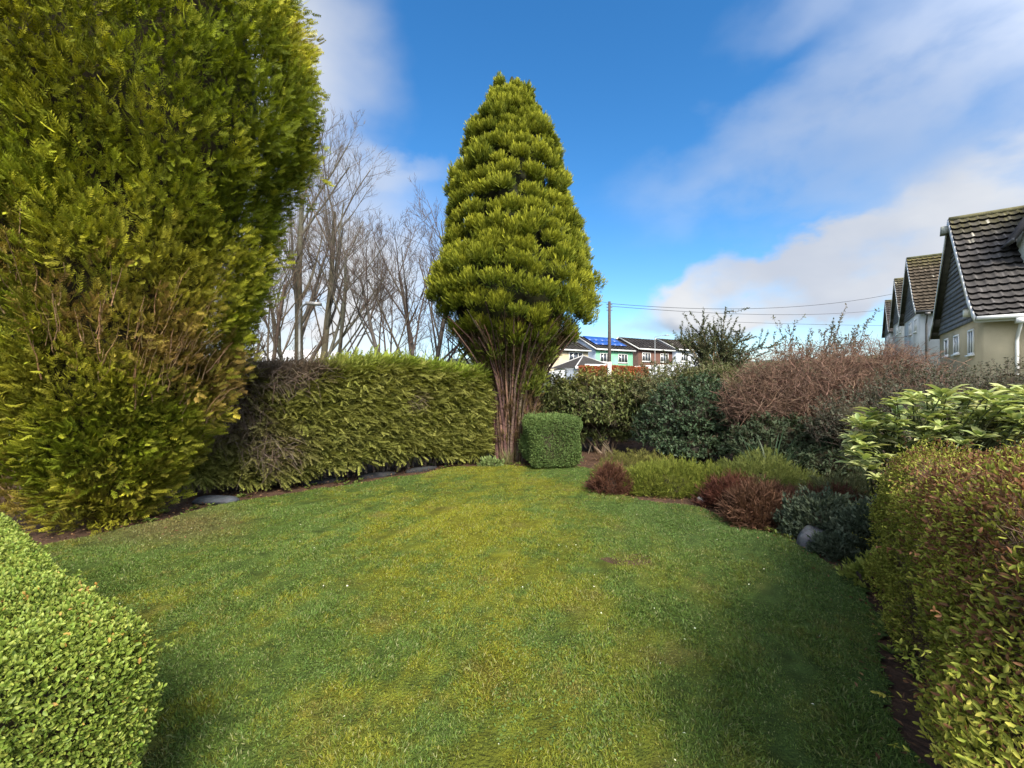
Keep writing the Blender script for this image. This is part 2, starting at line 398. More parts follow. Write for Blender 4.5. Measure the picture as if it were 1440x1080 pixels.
def scatter_lawn(n, ymin, ymax, xlim=4.5):
    p = np.stack([rng.uniform(-xlim, xlim, n), rng.uniform(ymin, ymax, n)], 1)
    p = p[np.abs(p[:, 0]) < p[:, 1] * 1.25 + .25]
    q = p + .05 * np.stack([wob(np.c_[p, p[:, :1]], 2.5, 31), wob(np.c_[p, p[:, :1]], 2.5, 32)], 1)
    return p[in_poly(q, lawn_poly)]
gp = np.concatenate([scatter_lawn(620000, 1.1, 3.3), scatter_lawn(480000, 3.3, 5.6, 5), scatter_lawn(260000, 5.6, 8.6, 5)])
gc, br = lawn_colour(gp)
q3 = np.c_[gp, 0 * gp[:, :1]]
worn = np.clip(wob(q3, 5.5, 41) + .6 * wob(q3, 11, 42) - .95, 0, 1) + np.clip(wob(q3, 14, 45) + .7 * wob(q3, 30, 46) - .45, 0, 1) * .85
kp = rng.random(len(gp)) > br * .7 + worn * .9
gp, gc, q3 = gp[kp], gc[kp], q3[kp]
tuft = .5 + .5 * wob(q3, 6.5, 43)
N = len(gp); d = rvec(N) * .62; d[:, 2] = np.abs(d[:, 2]) * .55 + .30
flow = wob(q3, 2.2, 44) * 3; d[:, 0] += np.cos(flow) * .35; d[:, 1] += np.sin(flow) * .35
L = rng.uniform(.009, .028, N) * (.6 + .8 * tuft)
pale = rng.random(N) < .07
gcc = jit(gc, N, .35, .12); gcc[pale] = mix(gcc[pale], A([.24, .24, .12]), .55)
pos = np.c_[gp, .018 + .012 * wob(q3, 1.1, 33)]
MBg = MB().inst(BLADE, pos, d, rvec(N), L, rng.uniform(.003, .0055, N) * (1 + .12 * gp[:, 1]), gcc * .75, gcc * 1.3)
wp = scatter_lawn(60000, 1.4, 6.5); w3 = np.c_[wp, 0 * wp[:, :1]]; wp = wp[(wob(w3, 2.0, 47) + .8 * wob(w3, 6, 48) > 1.15)]   # clover and moss rosettes in the turf
nw_ = len(wp); MBg.inst(OVAL, np.c_[wp, .026 + .012 * wob(np.c_[wp, 0 * wp[:, :1]], 1.1, 33)], rvec(nw_) * A([1, 1, .25]), UP_ + rvec(nw_) * .35, rng.uniform(.010, .020, nw_), rng.uniform(.009, .016, nw_), jit((.055, .095, .02), nw_, .3), jit((.10, .15, .035), nw_, .3))
tag(MBg.build('grass', M_grass), 'short mossy lawn grass, yellowest in the middle', 'grass', kind='stuff')

# pale petals and crumbs lying on the grass; brown litter along the hedge foot and beds
pp = scatter_lawn(420, 1.7, 7.5); pp = pp[rng.random(len(pp)) < .25 + .5 * (pp[:, 0] > .4)]
n = len(pp); dd = rvec(n); dd[:, 2] *= .2
tag(MB().inst(LEAF, np.c_[pp, np.full(n, .05)], dd, A([0, 0, 1.]) + rvec(n) * .4, rng.uniform(.008, .018, n), rng.uniform(.006, .011, n), jit((.55, .55, .42), n)).build('fallen_petals', M_leaf),
    'tiny pale petals scattered over the lawn', 'petals', kind='stuff')
lp = np.stack([rng.uniform(-5, 4, 40000), rng.uniform(1.2, 9.3, 40000)], 1); ins = in_poly(lp, lawn_poly); ds = poly_dist(lp, lawn_poly)
okl = (~ins & (ds < .9) & (rng.random(len(lp)) < .38)) | (ins & (rng.random(len(lp)) < .9 * np.exp(-ds / .07) + .5 * np.clip(1.0 - np.hypot((lp[:, 0] + 3.75) / .8, (lp[:, 1] - 4.75) / .7), 0, 1)))
lp = lp[okl]; n = len(lp); dd = rvec(n); dd[:, 2] *= .3
cc = mix(A([.09, .045, .024]), A([.20, .12, .06]), rng.random(n) ** 2)
tag(MB().inst(LEAF, np.c_[lp, np.full(n, .022) + rng.random(n) * .02], dd, A([0, 0, 1.]) + rvec(n) * .5, rng.uniform(.015, .045, n), rng.uniform(.008, .02, n), jit(cc, n)).build('leaf_litter', M_leaf),
    'brown leaf litter on the bare soil round the lawn', 'leaf litter', kind='stuff')

sp_ = np.stack([rng.uniform(-5, 4, 9000), rng.uniform(1.2, 9.0, 9000)], 1); dsp = poly_dist(sp_, lawn_poly)
sp_ = sp_[~in_poly(sp_, lawn_poly) & (dsp < .55) & ((sp_[:, 0] > 0) | (rng.random(9000) < .25)) & (wob(np.c_[sp_, 0 * sp_[:, :1]], 2.4, 49) > .1)][:520]; n = len(sp_); k = 8
ph = rng.random((n, k)) * 6.283; dd = np.stack([np.cos(ph), np.sin(ph), rng.uniform(.2, 1.1, (n, k))], -1); sc = rng.uniform(.5, 1.3, (n, 1)) * rng.uniform(.7, 1.2, (n, k))
pw_ = np.repeat(np.c_[sp_, np.full(n, .012)][:, None], k, 1); hc_ = rng.random(n)[:, None] * np.ones((1, k))
tag(MB().inst(OVAL, pw_.reshape(-1, 3), dd.reshape(-1, 3), UP_ + rvec(n * k) * .3, (.055 * sc).reshape(-1), (.022 * sc).reshape(-1), jit(mix(A([.045, .075, .016]), A([.08, .10, .02]), hc_.reshape(-1)), n * k), jit(mix(A([.09, .14, .03]), A([.18, .20, .05]), hc_.reshape(-1)), n * k)).build('weeds', M_leaf),
    'small green weeds on the soil strips round the lawn', 'weeds', kind='stuff')

# far hills
th = np.linspace(-1.2, 1.2, 121); hx, hy = np.sin(th), np.cos(th)
hh = 34 + 9 * np.sin(th * 5 + 1) + 5 * np.sin(th * 13 + 2) + 2.5 * np.sin(th * 37) + 1.3 * np.sin(th * 83)
rows = []
for rad, f in ((560, -.05), (600, .55), (660, .9), (720, 1.0), (900, .7)):
    rows.append(np.stack([hx * rad, hy * rad, hh * f + 2], -1))
hv = np.stack(rows); idx = np.arange(5 * 121).reshape(5, 121)
hf = np.stack([idx[:-1, :-1], idx[:-1, 1:], idx[1:, 1:], idx[1:, :-1]], -1).reshape(-1, 4)
tag(MB().add(hv.reshape(-1, 3), hf, (.05, .06, .05)).build('hills', M_far, smooth=True), kind='structure')

# ------------------------------------------------------------------ great golden conifer on the left
GC = (-4.72, 5.0)
gz, gr = profile(GC, [(185, 752), (225, 705), (262, 662), (298, 602), (326, 540), (345, 480), (364, 400), (386, 340), (413, 290), (433, 230), (436, 170), (414, 80), (382, 0)])
gr = gr * (1 + .005 * np.clip((gz - 3.5) / 1.0, 0, 1)); gz = np.concatenate([gz, [7.6, 8.6, 9.4]]); gr = np.concatenate([gr, [1.25, .7, .1]])
rad_g = lambda z: np.interp(z, gz, gr)
root = empty('golden_conifer', (*GC, 0), 0, 'huge golden green conifer rising past the top of the picture, browned low down', 'conifer tree')
mb = MB(); n = 26
ths = rng.random(n) * 6.283; r0 = rng.uniform(.02, .18, n)
t = np.linspace(0, 1, 7)
rad = r0[:, None] + (rng.uniform(.25, .9, n))[:, None] * t[None] ** 1.5
z = -.05 + t[None] * rng.uniform(3.5, 6.5, n)[:, None]
Pt = np.stack([np.cos(ths)[:, None] * rad, np.sin(ths)[:, None] * rad, z], -1)
mb.tubes(Pt, (.075 * (1 - .75 * t))[None] * rng.uniform(.6, 1.2, (n, 1)), jit((.065, .042, .03), n), 6)
mb.build('trunk', M_bark, root)
mb = MB()
zs = np.linspace(.15, 9.2, 40); revolve(mb, (0, 0), zs, np.maximum(rad_g(zs) * .74 - .10, .03), BARK_TWIG, 60, .07)
def crown_points(nn, zlo, zhi, radf, lob, seed):
    z = rng.uniform(zlo, zhi, nn * 3); th = rng.random(nn * 3) * 6.283
    keep = rng.random(nn * 3) < (radf(z) + .45 * (z < 1.6)) / radf(np.linspace(zlo, zhi, 60)).max(); z, th = z[keep][:nn], th[keep][:nn]
    nrm = np.stack([np.cos(th), np.sin(th), 0 * th], -1)
    k = 1 + lob * (wob(np.stack([np.cos(th) * 1.5, np.sin(th) * 1.5, z], -1), .75, seed) + .55 * wob(np.stack([np.cos(th) * 2, np.sin(th) * 2, z], -1), 1.9, seed + 1) - .25)
    ex = .62 * np.clip(1 - z / 1.9, 0, 1) ** .8 * np.clip(-np.cos(th + .35), 0, 1)     # the foot spreads to the left
    return nrm * (radf(z) * k + ex)[:, None] + A([0, 0, 1.]) * z[:, None], nrm, th, z
def golden_colour(p):
    a = wob(p, .55, 61); b = wob(p, 1.5, 62); n = len(p)
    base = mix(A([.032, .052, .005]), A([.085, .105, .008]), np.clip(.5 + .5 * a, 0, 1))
    tip = mix(A([.20, .24, .014]), A([.55, .52, .045]), np.clip(rng.random(n) ** 2 + .45 * b, 0, 1)) * rng.uniform(.7, 1.25, (n, 1))  # golden tips; bases darkened, tips brightened to put light-and-shade contrast into colour
    # dead foliage: a band at two to three metres on the near left side, the lower left skirt and the right flank
    px = p[:, 0] + GC[0]; py_ = p[:, 1] + GC[1]; sx = px / py_ * FOC + 720; zz = p[:, 2]
    dead = np.maximum.reduce([1.25 - np.hypot((px + 4.9) / 1.0, (zz - 2.55) / .5), 1.1 - np.hypot((px + 5.6) / .75, (zz - .75) / .9),
                              .95 - np.hypot((px + 3.45) / .42, (zz - 1.75) / .75), .9 - np.hypot((px + 3.95) / .4, (zz - 2.2) / .5)])
    dead = np.clip(dead * 1.3 - .08 + .5 * b + .25 * rng.normal(size=n), 0, 1) * (zz < 3.4)
    low = np.clip((2.9 - zz) / 2.5, 0, 1) * .30 * (rng.random(n) < .3)
    dead = np.clip(np.maximum(dead, low + .25 * np.clip(b, 0, 1)), 0, 1)
    dead = np.where(zz > 3.5, np.clip(b - 1.15, 0, .4), dead)
    brown, tan = A([.115, .066, .020]), A([.26, .165, .05])
    return mix(base, brown, dead), mix(tip, tan, dead * .9), dead
p, nr_, th_, z_ = crown_points(10500, .04, 8.9, rad_g, .07, 60)
cen = A([*GC, 0]); fc_ = facing(p + cen, nr_)
kp = (fc_ > -.12) | (rng.random(len(p)) < .22); p, nr_, z_ = p[kp], nr_[kp], z_[kp]
kp = ((z_ < 6.6) | (rng.random(len(p)) < .5)) & ((wob(p, 2.9, 66) + .5 * wob(p, 6, 67) > -1.25) | (rng.random(len(p)) < .35)); p, nr_, z_ = p[kp], nr_[kp], z_[kp]
cb, ct, dead = golden_colour(p)
M = len(p); a = norm(nr_ * rng.uniform(.35, .95, (M, 1)) + A([0, 0, 1.]) * rng.uniform(.45, 1.1, (M, 1)) + rvec(M) * .28)
Lp = rng.uniform(.24, .48, M); dn = rng.random(M) * .16
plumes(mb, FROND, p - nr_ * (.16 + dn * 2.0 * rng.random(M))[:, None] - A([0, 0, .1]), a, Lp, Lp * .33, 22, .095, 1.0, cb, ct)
mb.build('crown', M_leaf, root)
# bare browned shoots that show where the foliage died back
mb = MB(); sel = np.where((dead > .45) & (facing(p + cen, nr_) > 0))[0]; sel = sel[p[sel, 2] > .7]; sel = rng.choice(sel, min(230, len(sel)), False); n = len(sel)
b0 = p[sel] - nr_[sel] * .12 - A([0, 0, .25]); up = norm(A([0, 0, 1.]) + nr_[sel] * .35 + rvec(n) * .16); t = np.linspace(0, 1, 5)
ln = rng.uniform(.2, .48, n)
Pt = b0[:, None] + up[:, None] * (t[None] * ln[:, None])[..., None] + nr_[sel][:, None] * (.10 * t ** 2)[None, :, None] + rvec(n, 5) * .008
mb.tubes(Pt, (.007 * (1 - .7 * t))[None] * rng.uniform(.6, 1.3, (n, 1)), jit((.23, .15, .075), n), 4)
mb.build('dead_shoots', M_bark, root)

# ------------------------------------------------------------------ clipped conifer hedge
HA, HB = A([-4.5, 5.72]), A([-.42, 8.62])      # foot of its lawn side
hu = (HB - HA) / np.linalg.norm(HB - HA); hn = A([hu[1], -hu[0]]); hl = np.linalg.norm(HB - HA)
HU, HN, UP = A([*hu, 0]), A([*hn, 0]), A([0, 0, 1.])
half = A([hl / 2, .62, .92]); hc = A([*((HA + HB) / 2 - hn * .62), 1.02])
def hedge_warp(p):
    q = p.copy(); q[:, 2] = p[:, 2] * (1 + .05 * (p[:, 0] / half[0])) + .08 * wob(p * A([1, 0, 0]), 1.1, 71)
    bul = .11 * wob(p, .8, 72); q[:, 1] += np.sign(p[:, 1]) * bul + .16 * np.clip(-p[:, 2] / half[2], 0, 1) ** 2 * (p[:, 1] < 0) * -.3
    return hc - HO + q[:, 0:1] * HU - q[:, 1:2] * HN * 1.0 + q[:, 2:3] * UP
def hedge_dir(n): return n[:, 0:1] * HU - n[:, 1:2] * HN + n[:, 2:3] * UP
HO = A([*((HA + HB) / 2 - hn * .6), 0.])
root = empty('conifer_hedge', HO, 0, 'long clipped conifer hedge with a dead brown corner, between the two conifers', 'hedge')
mb = MB(); rbox_core(mb, half - A([.12, .16, .12]), .2, hedge_warp, BARK_TWIG * 1.0)
pl, nl = rbox_surface(5600, half, .22, [(1, -1, 1.0), (2, 1, .8), (0, 1, .6), (0, -1, .5), (1, 1, .3)])
kp = pl[:, 2] > -half[2] + .10 + .12 * (.5 + .5 * wob(pl, 1.6, 77)); pl, nl = pl[kp], nl[kp]
pw, nw = hedge_warp(pl), hedge_dir(nl); M = len(pl)
u = pl[:, 0] / half[0]; v = pl[:, 2] / half[2]
dead = np.clip(1.15 - np.hypot((u + .95) / .52, (v - .40) / 1.0) * 1.0 + .42 * wob(pl, 1.2, 73), 0, 1)
dead = np.maximum(dead, np.clip(.9 - np.hypot((u + .48) / .42, (v - .95) / .32) + .35 * wob(pl, 1.6, 74), 0, 1))
dead = np.maximum(dead, np.clip(wob(pl, 2.0, 75) - 1.0, 0, .5))
dead = np.clip(dead * 1.8 - .25, 0, 1)
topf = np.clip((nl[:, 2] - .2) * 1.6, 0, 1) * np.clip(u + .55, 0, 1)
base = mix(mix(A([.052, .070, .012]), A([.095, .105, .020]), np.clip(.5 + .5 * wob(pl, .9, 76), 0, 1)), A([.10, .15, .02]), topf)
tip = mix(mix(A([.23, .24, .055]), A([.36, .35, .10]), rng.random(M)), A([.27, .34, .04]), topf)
base = mix(base, A([.066, .048, .034]), dead); tip = mix(tip, A([.135, .10, .07]), dead)
a = norm(HU * rng.uniform(.1, 1.2, (M, 1)) + nw * rng.uniform(.45, .9, (M, 1)) + UP * rng.uniform(-.15, .38, (M, 1)) + rvec(M) * .2)
lf = np.clip((-u - .45) * 2, 0, 1)[:, None] * dead[:, None]
a = norm(a * (1 - lf) + (-HU * .3 - UP * .8 + nw * .6 + rvec(M) * .25) * lf)
Lp = rng.uniform(.20, .42, M)
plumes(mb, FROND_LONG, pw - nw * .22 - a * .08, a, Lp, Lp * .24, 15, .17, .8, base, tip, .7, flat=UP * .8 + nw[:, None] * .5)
mb.build('foliage', M_leaf, root)
mb = MB(); n = 90; s = rng.uniform(.02, .98, n)
bx = A([*HA, 0]) - HO + (s * hl)[:, None] * HU - HN * rng.uniform(.4, .9, n)[:, None]; t = np.linspace(0, 1, 5)
Pt = bx[:, None] + (UP * .75)[None, None] * t[None, :, None] + (rvec(n) * A([.10, .10, .05]))[:, None] * t[None, :, None]
mb.tubes(Pt, (.030 * (1 - .5 * t))[None] * rng.uniform(.4, 1.2, (n, 1)), jit((.13, .10, .08), n), 5)
mb.build('stem', M_bark, root)
# dry dead twigs drooping from the brown corner next to the big conifer
mb = MB(); sel = np.where((dead > .5) & (facing(pw + HO, nw) > -.2))[0]; sel = np.repeat(sel, 3); n = len(sel); t = np.linspace(0, 1, 4)
dv = norm(nw[sel] * .5 - HU * rng.uniform(-.8, .7, (n, 1)) + UP * rng.uniform(-.9, .5, (n, 1)) + rvec(n) * .3)
Pt = (pw[sel] + rvec(n) * .08)[:, None] + dv[:, None] * (t[None] * rng.uniform(.12, .34, n)[:, None])[..., None] - UP * (.05 * t ** 2)[None, :, None]
mb.tubes(Pt, np.broadcast_to(.0042 * (1 - .6 * t), (n, 4)), jit((.105, .080, .060), n, .4), 3)
mb.build('dead_twigs', M_bark, root)

# ------------------------------------------------------------------ tall tiered conifer in the middle
TC = (0.0, 9.25)
lz_, lr_ = profile(TC, [(683, 118), (668, 150), (650, 205), (637, 260), (625, 310), (618, 360), (609, 400), (604, 428), (618, 450)])
rz_, rr_ = profile(TC, [(741, 122), (757, 142), (776, 200), (791, 242), (806, 290), (813, 330), (826, 370), (833, 412), (834, 440), (818, 462)])
zz = np.linspace(2.75, 8.05, 40); tr = (np.interp(zz, lz_, lr_) + np.interp(zz, rz_, rr_)) / 2
tr = tr * (1 - .34 * np.clip((zz - 6.6) / 1.4, 0, 1))
rad_t = lambda z: np.interp(z, np.concatenate([[2.1, 2.35, 2.6], zz, [8.45]]), np.concatenate([[.62, .95, 1.32], tr, [.10]]))
root = empty('tiered_conifer', (*TC, 0), 0, 'tall flame shaped conifer with stacked tiers of yellow green foliage and bare brown stems', 'conifer tree')
mb = MB(); n = 330; th = rng.random(n) * 6.283; t = np.linspace(0, 1, 8)
r0 = rng.uniform(.10, .40, n) ; re = rng.uniform(.35, 1.62, n); ze = 2.35 + .62 * re / 1.6 + rng.uniform(-.25, .35, n)
rad = r0[:, None] + .16 * t[None] + (re - r0 - .16)[:, None] * (t ** 2.9)[None]
th2 = th[:, None] + rng.normal(size=(n, 1)) * .25 * t[None]
Pt = np.stack([np.cos(th2) * rad, np.sin(th2) * rad, -.05 + ze[:, None] * t[None] ** .92], -1) + rvec(n, 8) * .012
mb.tubes(Pt, (.034 * (1 - .72 * t))[None] * rng.uniform(.35, 1.35, (n, 1)), jit((.085, .055, .040), n, .5, .15), 5)
mb.build('trunk', M_bark, root)
mb = MB(); zs = np.linspace(2.35, 8.2, 40); revolve(mb, (0, 0), zs, np.maximum(rad_t(zs) * .74 - .14, .02), (.022, .026, .010), 5, .05)
B_, A_, C1, C2, LL = [], [], [], [], []
zt = 2.22; k = 0
while zt < 7.75:
    r_ = float(rad_t(zt)); ps = .27 - .022 * (zt - 2.9)                        # puff size shrinks towards the top
    m = max(4, int(2 * math.pi * r_ / (ps * 1.02))); th = np.arange(m) / m * 6.283 + rng.random() * 6.3 + rng.normal(size=m) * .08
    nrm = np.stack([np.cos(th), np.sin(th), 0 * th], -1)
    f = facing(nrm * r_ + A([*TC, zt]), nrm); nrm = nrm[(f > -.25) | (rng.random(m) < .4)]; m = len(nrm)
    wv = 1.1 * wob(nrm * 1.6 + A([0, 0, k * .4]), 1.0, 90)
    ctr = nrm * ((r_ - ps * .78) * (1 + .04 * wob(nrm * 2 + A([0, 0, zt]), 1.2, 81)) + rng.normal(size=m) * .05)[:, None] + UP * (zt + .13 * wv + rng.normal(size=m) * .035)[:, None]
    q = 30; dv = norm(rvec(m, q)); ax = norm(nrm * .8 + UP * .75)[:, None]; dv = np.where((dv * ax).sum(-1, keepdims=True) < -.05, -dv, dv)
    sz = ps * rng.uniform(.75, 1.15, (m, 1, 1)) * A([1.0])
    bb = ctr[:, None] + dv * sz * A([.60, .60, .48]); aa = norm(dv * .55 + UP * 1.0 + nrm[:, None] * .12 + rvec(m, q) * .14)
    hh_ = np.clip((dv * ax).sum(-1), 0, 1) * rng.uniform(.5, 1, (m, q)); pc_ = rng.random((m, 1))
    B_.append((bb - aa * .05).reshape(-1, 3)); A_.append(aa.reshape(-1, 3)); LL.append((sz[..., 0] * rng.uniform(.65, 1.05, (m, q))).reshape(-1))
    C1.append(mix(A([.018, .034, .005]), A([.085, .115, .010]), hh_).reshape(-1, 3)); C2.append(mix(A([.12, .16, .014]), A([.50, .49, .045]), np.clip(hh_ * 1.0 + .45 * pc_ - .08, 0, 1)).reshape(-1, 3))  # puff tops painted yellower, undersides darker: highlights and shaded gaps in the colour
    zt += (.345 - .018 * (zt - 2.9)) * rng.uniform(.94, 1.06); k += 1
B_, A_, C1, C2, LL = map(np.concatenate, (B_, A_, C1, C2, LL))
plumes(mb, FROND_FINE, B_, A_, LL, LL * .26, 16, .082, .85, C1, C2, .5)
# the several leaders at the top
for (x, y, zb, h) in ((-.40, 0, 7.25, .72), (-.30, -.1, 7.3, .86), (.05, .1, 7.3, .62), (.16, -.15, 7.25, .70), (.30, .0, 7.1, .55), (-.12, -.25, 7.3, .55), (.42, .1, 6.8, .5), (-.52, .1, 6.9, .5), (-.05, .2, 7.3, .6), (-.26, .25, 7.3, .6), (.22, .2, 7.1, .6)):
    b = A([[x + .02 * math.sin(k * 1.7), y, zb - .25 + k * .09] for k in range(int((h + .25) / .09) + 1)]); m = len(b); w_ = np.linspace(1.0, .55, m)
    a = norm(UP + rvec(m) * .2); plumes(mb, FROND_FINE, b - UP * .14, a, .24 * w_ + .06, .12 * w_, 34, .085, .9, (.040, .068, .010), (.22, .25, .03), .6)
# dried brown foliage under the skirt and green tufts left low on the stems
n = 1700; th = rng.random(n) * 6.283; zq = rng.uniform(.15, 2.6, n); rq = .30 + .09 * zq + np.clip(zq - 1.5, 0, 2) * .52 + rng.uniform(-.12, .10, n)
nrm = np.stack([np.cos(th), np.sin(th), 0 * th], -1)
plumes(mb, SPRIG, nrm * rq[:, None] + UP * zq[:, None], norm(UP + nrm * .35 + rvec(n) * .2), .34, .06, 11, .11, .6, mix(A([.085, .048, .028]), A([.075, .070, .02]), rng.random(n) ** 2), mix(A([.17, .10, .055]), A([.16, .15, .04]), rng.random(n) ** 2), .5)
for (x, y, z, s) in ((.72, -.30, 2.12, .32), (.55, -.55, 2.2, .30), (-.66, -.38, 2.15, .34), (-.30, -.72, 2.25, .32), (.20, -.75, 2.2, .3), (.85, -.05, 2.3, .28), (-.85, -.05, 2.3, .28), (.32, -.42, 1.62, .34), (.28, -.40, 1.35, .24), (.05, -.55, 2.15, .3), (.45, -.25, 1.95, .26), (.12, -.52, 1.95, .28), (-.45, -.35, 1.85, .28), (-.30, -.50, 2.0, .26), (.50, -.3, 1.55, .2), (-.6, -.2, 2.1, .26), (.65, -.2, 2.2, .25)):
    m = 26; dv = norm(rvec(m) + A([0, -.4, .5])); plumes(mb, FROND_FINE, A([x, y, z]) + dv * s * rng.uniform(.2, .8, (m, 1)), norm(dv * .7 + UP * .9), .22, .06, 14, .10, 1.0, (.035, .055, .010), (.20, .22, .03), .6)
mb.build('crown', M_leaf, root)

# ------------------------------------------------------------------ small-leaved clipped hedges
def clipped(name, label, cat, part, centre, U, V, half, r, n, faces, leafL, leafW, cfun, tmpl=LEAF, warp=None, lift=.5, core=BARK_TWIG, mat_=M_leaf, corein=.07, depth=.06, seed=0, keepf=None, amp=.02, shoots=0, shootL=.08):
    U3, V3 = A([*U, 0.]), A([*V, 0.]); half = A(half, dtype=float) if isinstance(half, (tuple, list)) else half
    wf = warp or (lambda p: p)
    toW = lambda p: A(centre) + (q := wf(p))[:, 0:1] * U3 + q[:, 1:2] * V3 + q[:, 2:3] * UP
    root = empty(name, (centre[0], centre[1], 0), 0, label, cat)
    O = A([centre[0], centre[1], 0.])
    mb = MB(); rbox_core(mb, half - corein, max(r - corein * .5, .03), lambda p: toW(p) - O, core)
    p, nl = rbox_surface(n, half, r, faces)
    if keepf is not None: k = keepf(p); p, nl = p[k], nl[k]
    nw = nl[:, 0:1] * U3 + nl[:, 1:2] * V3 + nl[:, 2:3] * UP; m = len(p)
    pw = toW(p) - O + nw * (amp * wob(p, 3.0, 101 + seed) + amp * .6 * wob(p, 8, 102 + seed) - depth * rng.random(m) ** 1.5)[:, None]
    d = norm(nw * lift + rvec(m) * .62 + UP * .25); C, T = cfun(p, nl, m)
    s = rng.uniform(.65, 1.25, m)
    mb.inst(tmpl, pw, d, nw + rvec(m) * .95, leafL * s, leafW * s, C, T)
    if shoots:      # longer new shoots standing out of the clipped face
        k = rng.choice(m, shoots, False); q = 9; tt = rng.random((shoots, q)); ax = norm(nw[k] * .7 + UP * .5 + rvec(shoots) * .4); ln = rng.uniform(.02, shootL, (shoots, 1))
        ps = pw[k][:, None] + ax[:, None] * (tt * ln)[..., None]; dd = norm(ax[:, None] * .6 + rvec(shoots, q) * .6)
        mb.inst(tmpl, ps.reshape(-1, 3), dd.reshape(-1, 3), rvec(shoots * q) + UP * .5, leafL * .9, leafW * .9, np.repeat(C[k], q, 0), np.repeat(T[k] * 1.1, q, 0))
    mb.build(part, mat_, root)
    return root, toW, O

# low box hedge at the lower left
bd = A([-.86, .51]); bn = A([-.51, -.86])
def box_col(p, nl, m):
    k = np.clip(.5 + .5 * wob(p, 2.2, 111), 0, 1)
    C = mix(A([.040, .080, .010]), A([.085, .125, .014]), k); T = mix(A([.13, .19, .026]), A([.30, .34, .07]), rng.random(m))
    o = rng.random(m) < .008 * (1 + 5 * (wob(p, 2.5, 112) > .5)); C[o] = A([.24, .14, .03]); T[o] = A([.34, .22, .06])
    return jit(C, m, .3), jit(T, m, .2)
bc = A([-1.10, 1.38]) + bd * 1.75 + bn * .55
clipped('box_hedge', 'low bright green box hedge with tiny leaves in the near left corner', 'hedge', 'foliage', (*bc, .45), bd, bn, (1.75, .55, .45), .16, 250000,
        [(2, 1, 1.25), (0, -1, 1.3), (1, -1, .5), (1, 1, .15), (0, 1, .1)], .0160, .0088, box_col, tmpl=OVAL, warp=lambda p: p * A([1, 1, 1]) + np.stack([0 * p[:, 0], 0 * p[:, 0], .025 * wob(p * A([1, 1, 0]), 1.4, 113)], -1), lift=.50, depth=.06, seed=1, mat_=M_gloss, amp=.022, shoots=1800, shootL=.055)

# clipped cube of box by the tall conifer
def cube_col(p, nl, m):
    k = np.clip(.5 + .5 * wob(p, 2.2, 121), 0, 1); C = mix(A([.042, .075, .022]), A([.06, .10, .026]), k)
    return jit(C, m, .3), jit(mix(A([.09, .14, .04]), A([.14, .19, .06]), rng.random(m)), m, .2)
clipped('clipped_bush', 'small square clipped bush standing on the lawn edge beside the tiered conifer', 'bush', 'foliage', (.76, 8.42, .49), (.97, .24), (-.24, .97), (.50, .46, .49), .21, 34000,
        [(2, 1, 1), (1, -1, 1.3), (0, -1, 1), (0, 1, 1), (1, 1, .3)], .026, .016, cube_col, tmpl=OVAL, amp=.035, shoots=500, shootL=.10, depth=.08, seed=2, warp=lambda p: p * (1 + .04 * wob(p, 1.3, 122))[:, None])

# loose privet-like hedge at the right
ra, rb = A([1.08, .80]), A([3.46, 3.95]); ru = (rb - ra) / np.linalg.norm(rb - ra); rn = A([ru[1], -ru[0]]); rl = np.linalg.norm(rb - ra)
rhalf = (rl / 2, .62, .62)
def priv_warp(p):
    q = p.copy(); s = (p[:, 0] / (rl / 2) + 1) / 2                     # 0 near, 1 far
    top = 1.38 - .36 * s + .05 * wob(p * A([1, 1, 0]), 1.3, 131)
    q[:, 2] = (p[:, 2] / .62 + 1) / 2 * top
    q[:, 1] += .05 * wob(p, 1.1, 132) - .10 * (1 - (p[:, 2] / .62 + 1) / 2) * (p[:, 1] < 0)
    return q
def priv_col(p, nl, m):
    k = np.clip(.5 + .5 * wob(p, 1.6, 133), 0, 1); hi = np.clip((p[:, 2] / .62 - .35) * 1.6, 0, 1)
    C = mix(A([.065, .085, .012]), A([.11, .125, .018]), k); T = mix(A([.20, .22, .030]), A([.34, .33, .065]), rng.random(m))
    sn = np.clip((.1 - p[:, 0] / (rl / 2)) * 1.4, 0, 1) * np.clip((p[:, 2] / .62 + .35) * 1.3, 0, 1)
    brn = rng.random(m) < .05 + .34 * hi + .35 * (wob(p, 1.3, 134) > .75) + .14 * sn
    C[brn] = A([.090, .042, .022]); T[brn] = A([.15, .075, .036])
    return jit(C, m, .3), jit(T, m, .2)
rc = (ra + rb) / 2 + rn * .62
root, toW, O = clipped('privet_hedge', 'loose yellow green hedge over brown twigs along the right edge of the lawn', 'hedge', 'foliage', (*rc, 0), ru, rn, rhalf, .20, 150000,
        [(1, -1, 1.5), (2, 1, .9), (0, 1, .9), (1, 1, .1)], .0205, .0085, priv_col, tmpl=OVAL, warp=priv_warp, lift=.5, core=A([.055, .026, .018]), corein=.17, depth=.17, seed=3, amp=.07, shoots=900, shootL=.16,
        keepf=lambda p: (wob(p, 2.6, 135) + .8 * wob(p, 6, 136) > -.35) | (rng.random(len(p)) < .16))
mb = MB(); n = 8000; p, nl = rbox_surface(n, A(rhalf), .14, [(1, -1, 1.5), (2, 1, .9), (0, 1, .6)]); n = len(p)
nw = nl[:, 0:1] * A([*ru, 0]) + nl[:, 1:2] * A([*rn, 0]) + nl[:, 2:3] * UP
dv = norm(nw * .55 + UP * .75 + rvec(n) * .5); t = np.linspace(-1, .35, 5); ln = rng.uniform(.06, .15, n)
Pt = (toW(p) - O - nw * .07)[:, None] + dv[:, None] * (t[None] * ln[:, None])[..., None] + rvec(n, 5) * .006
red = wob(p, 1.0, 137) > .3
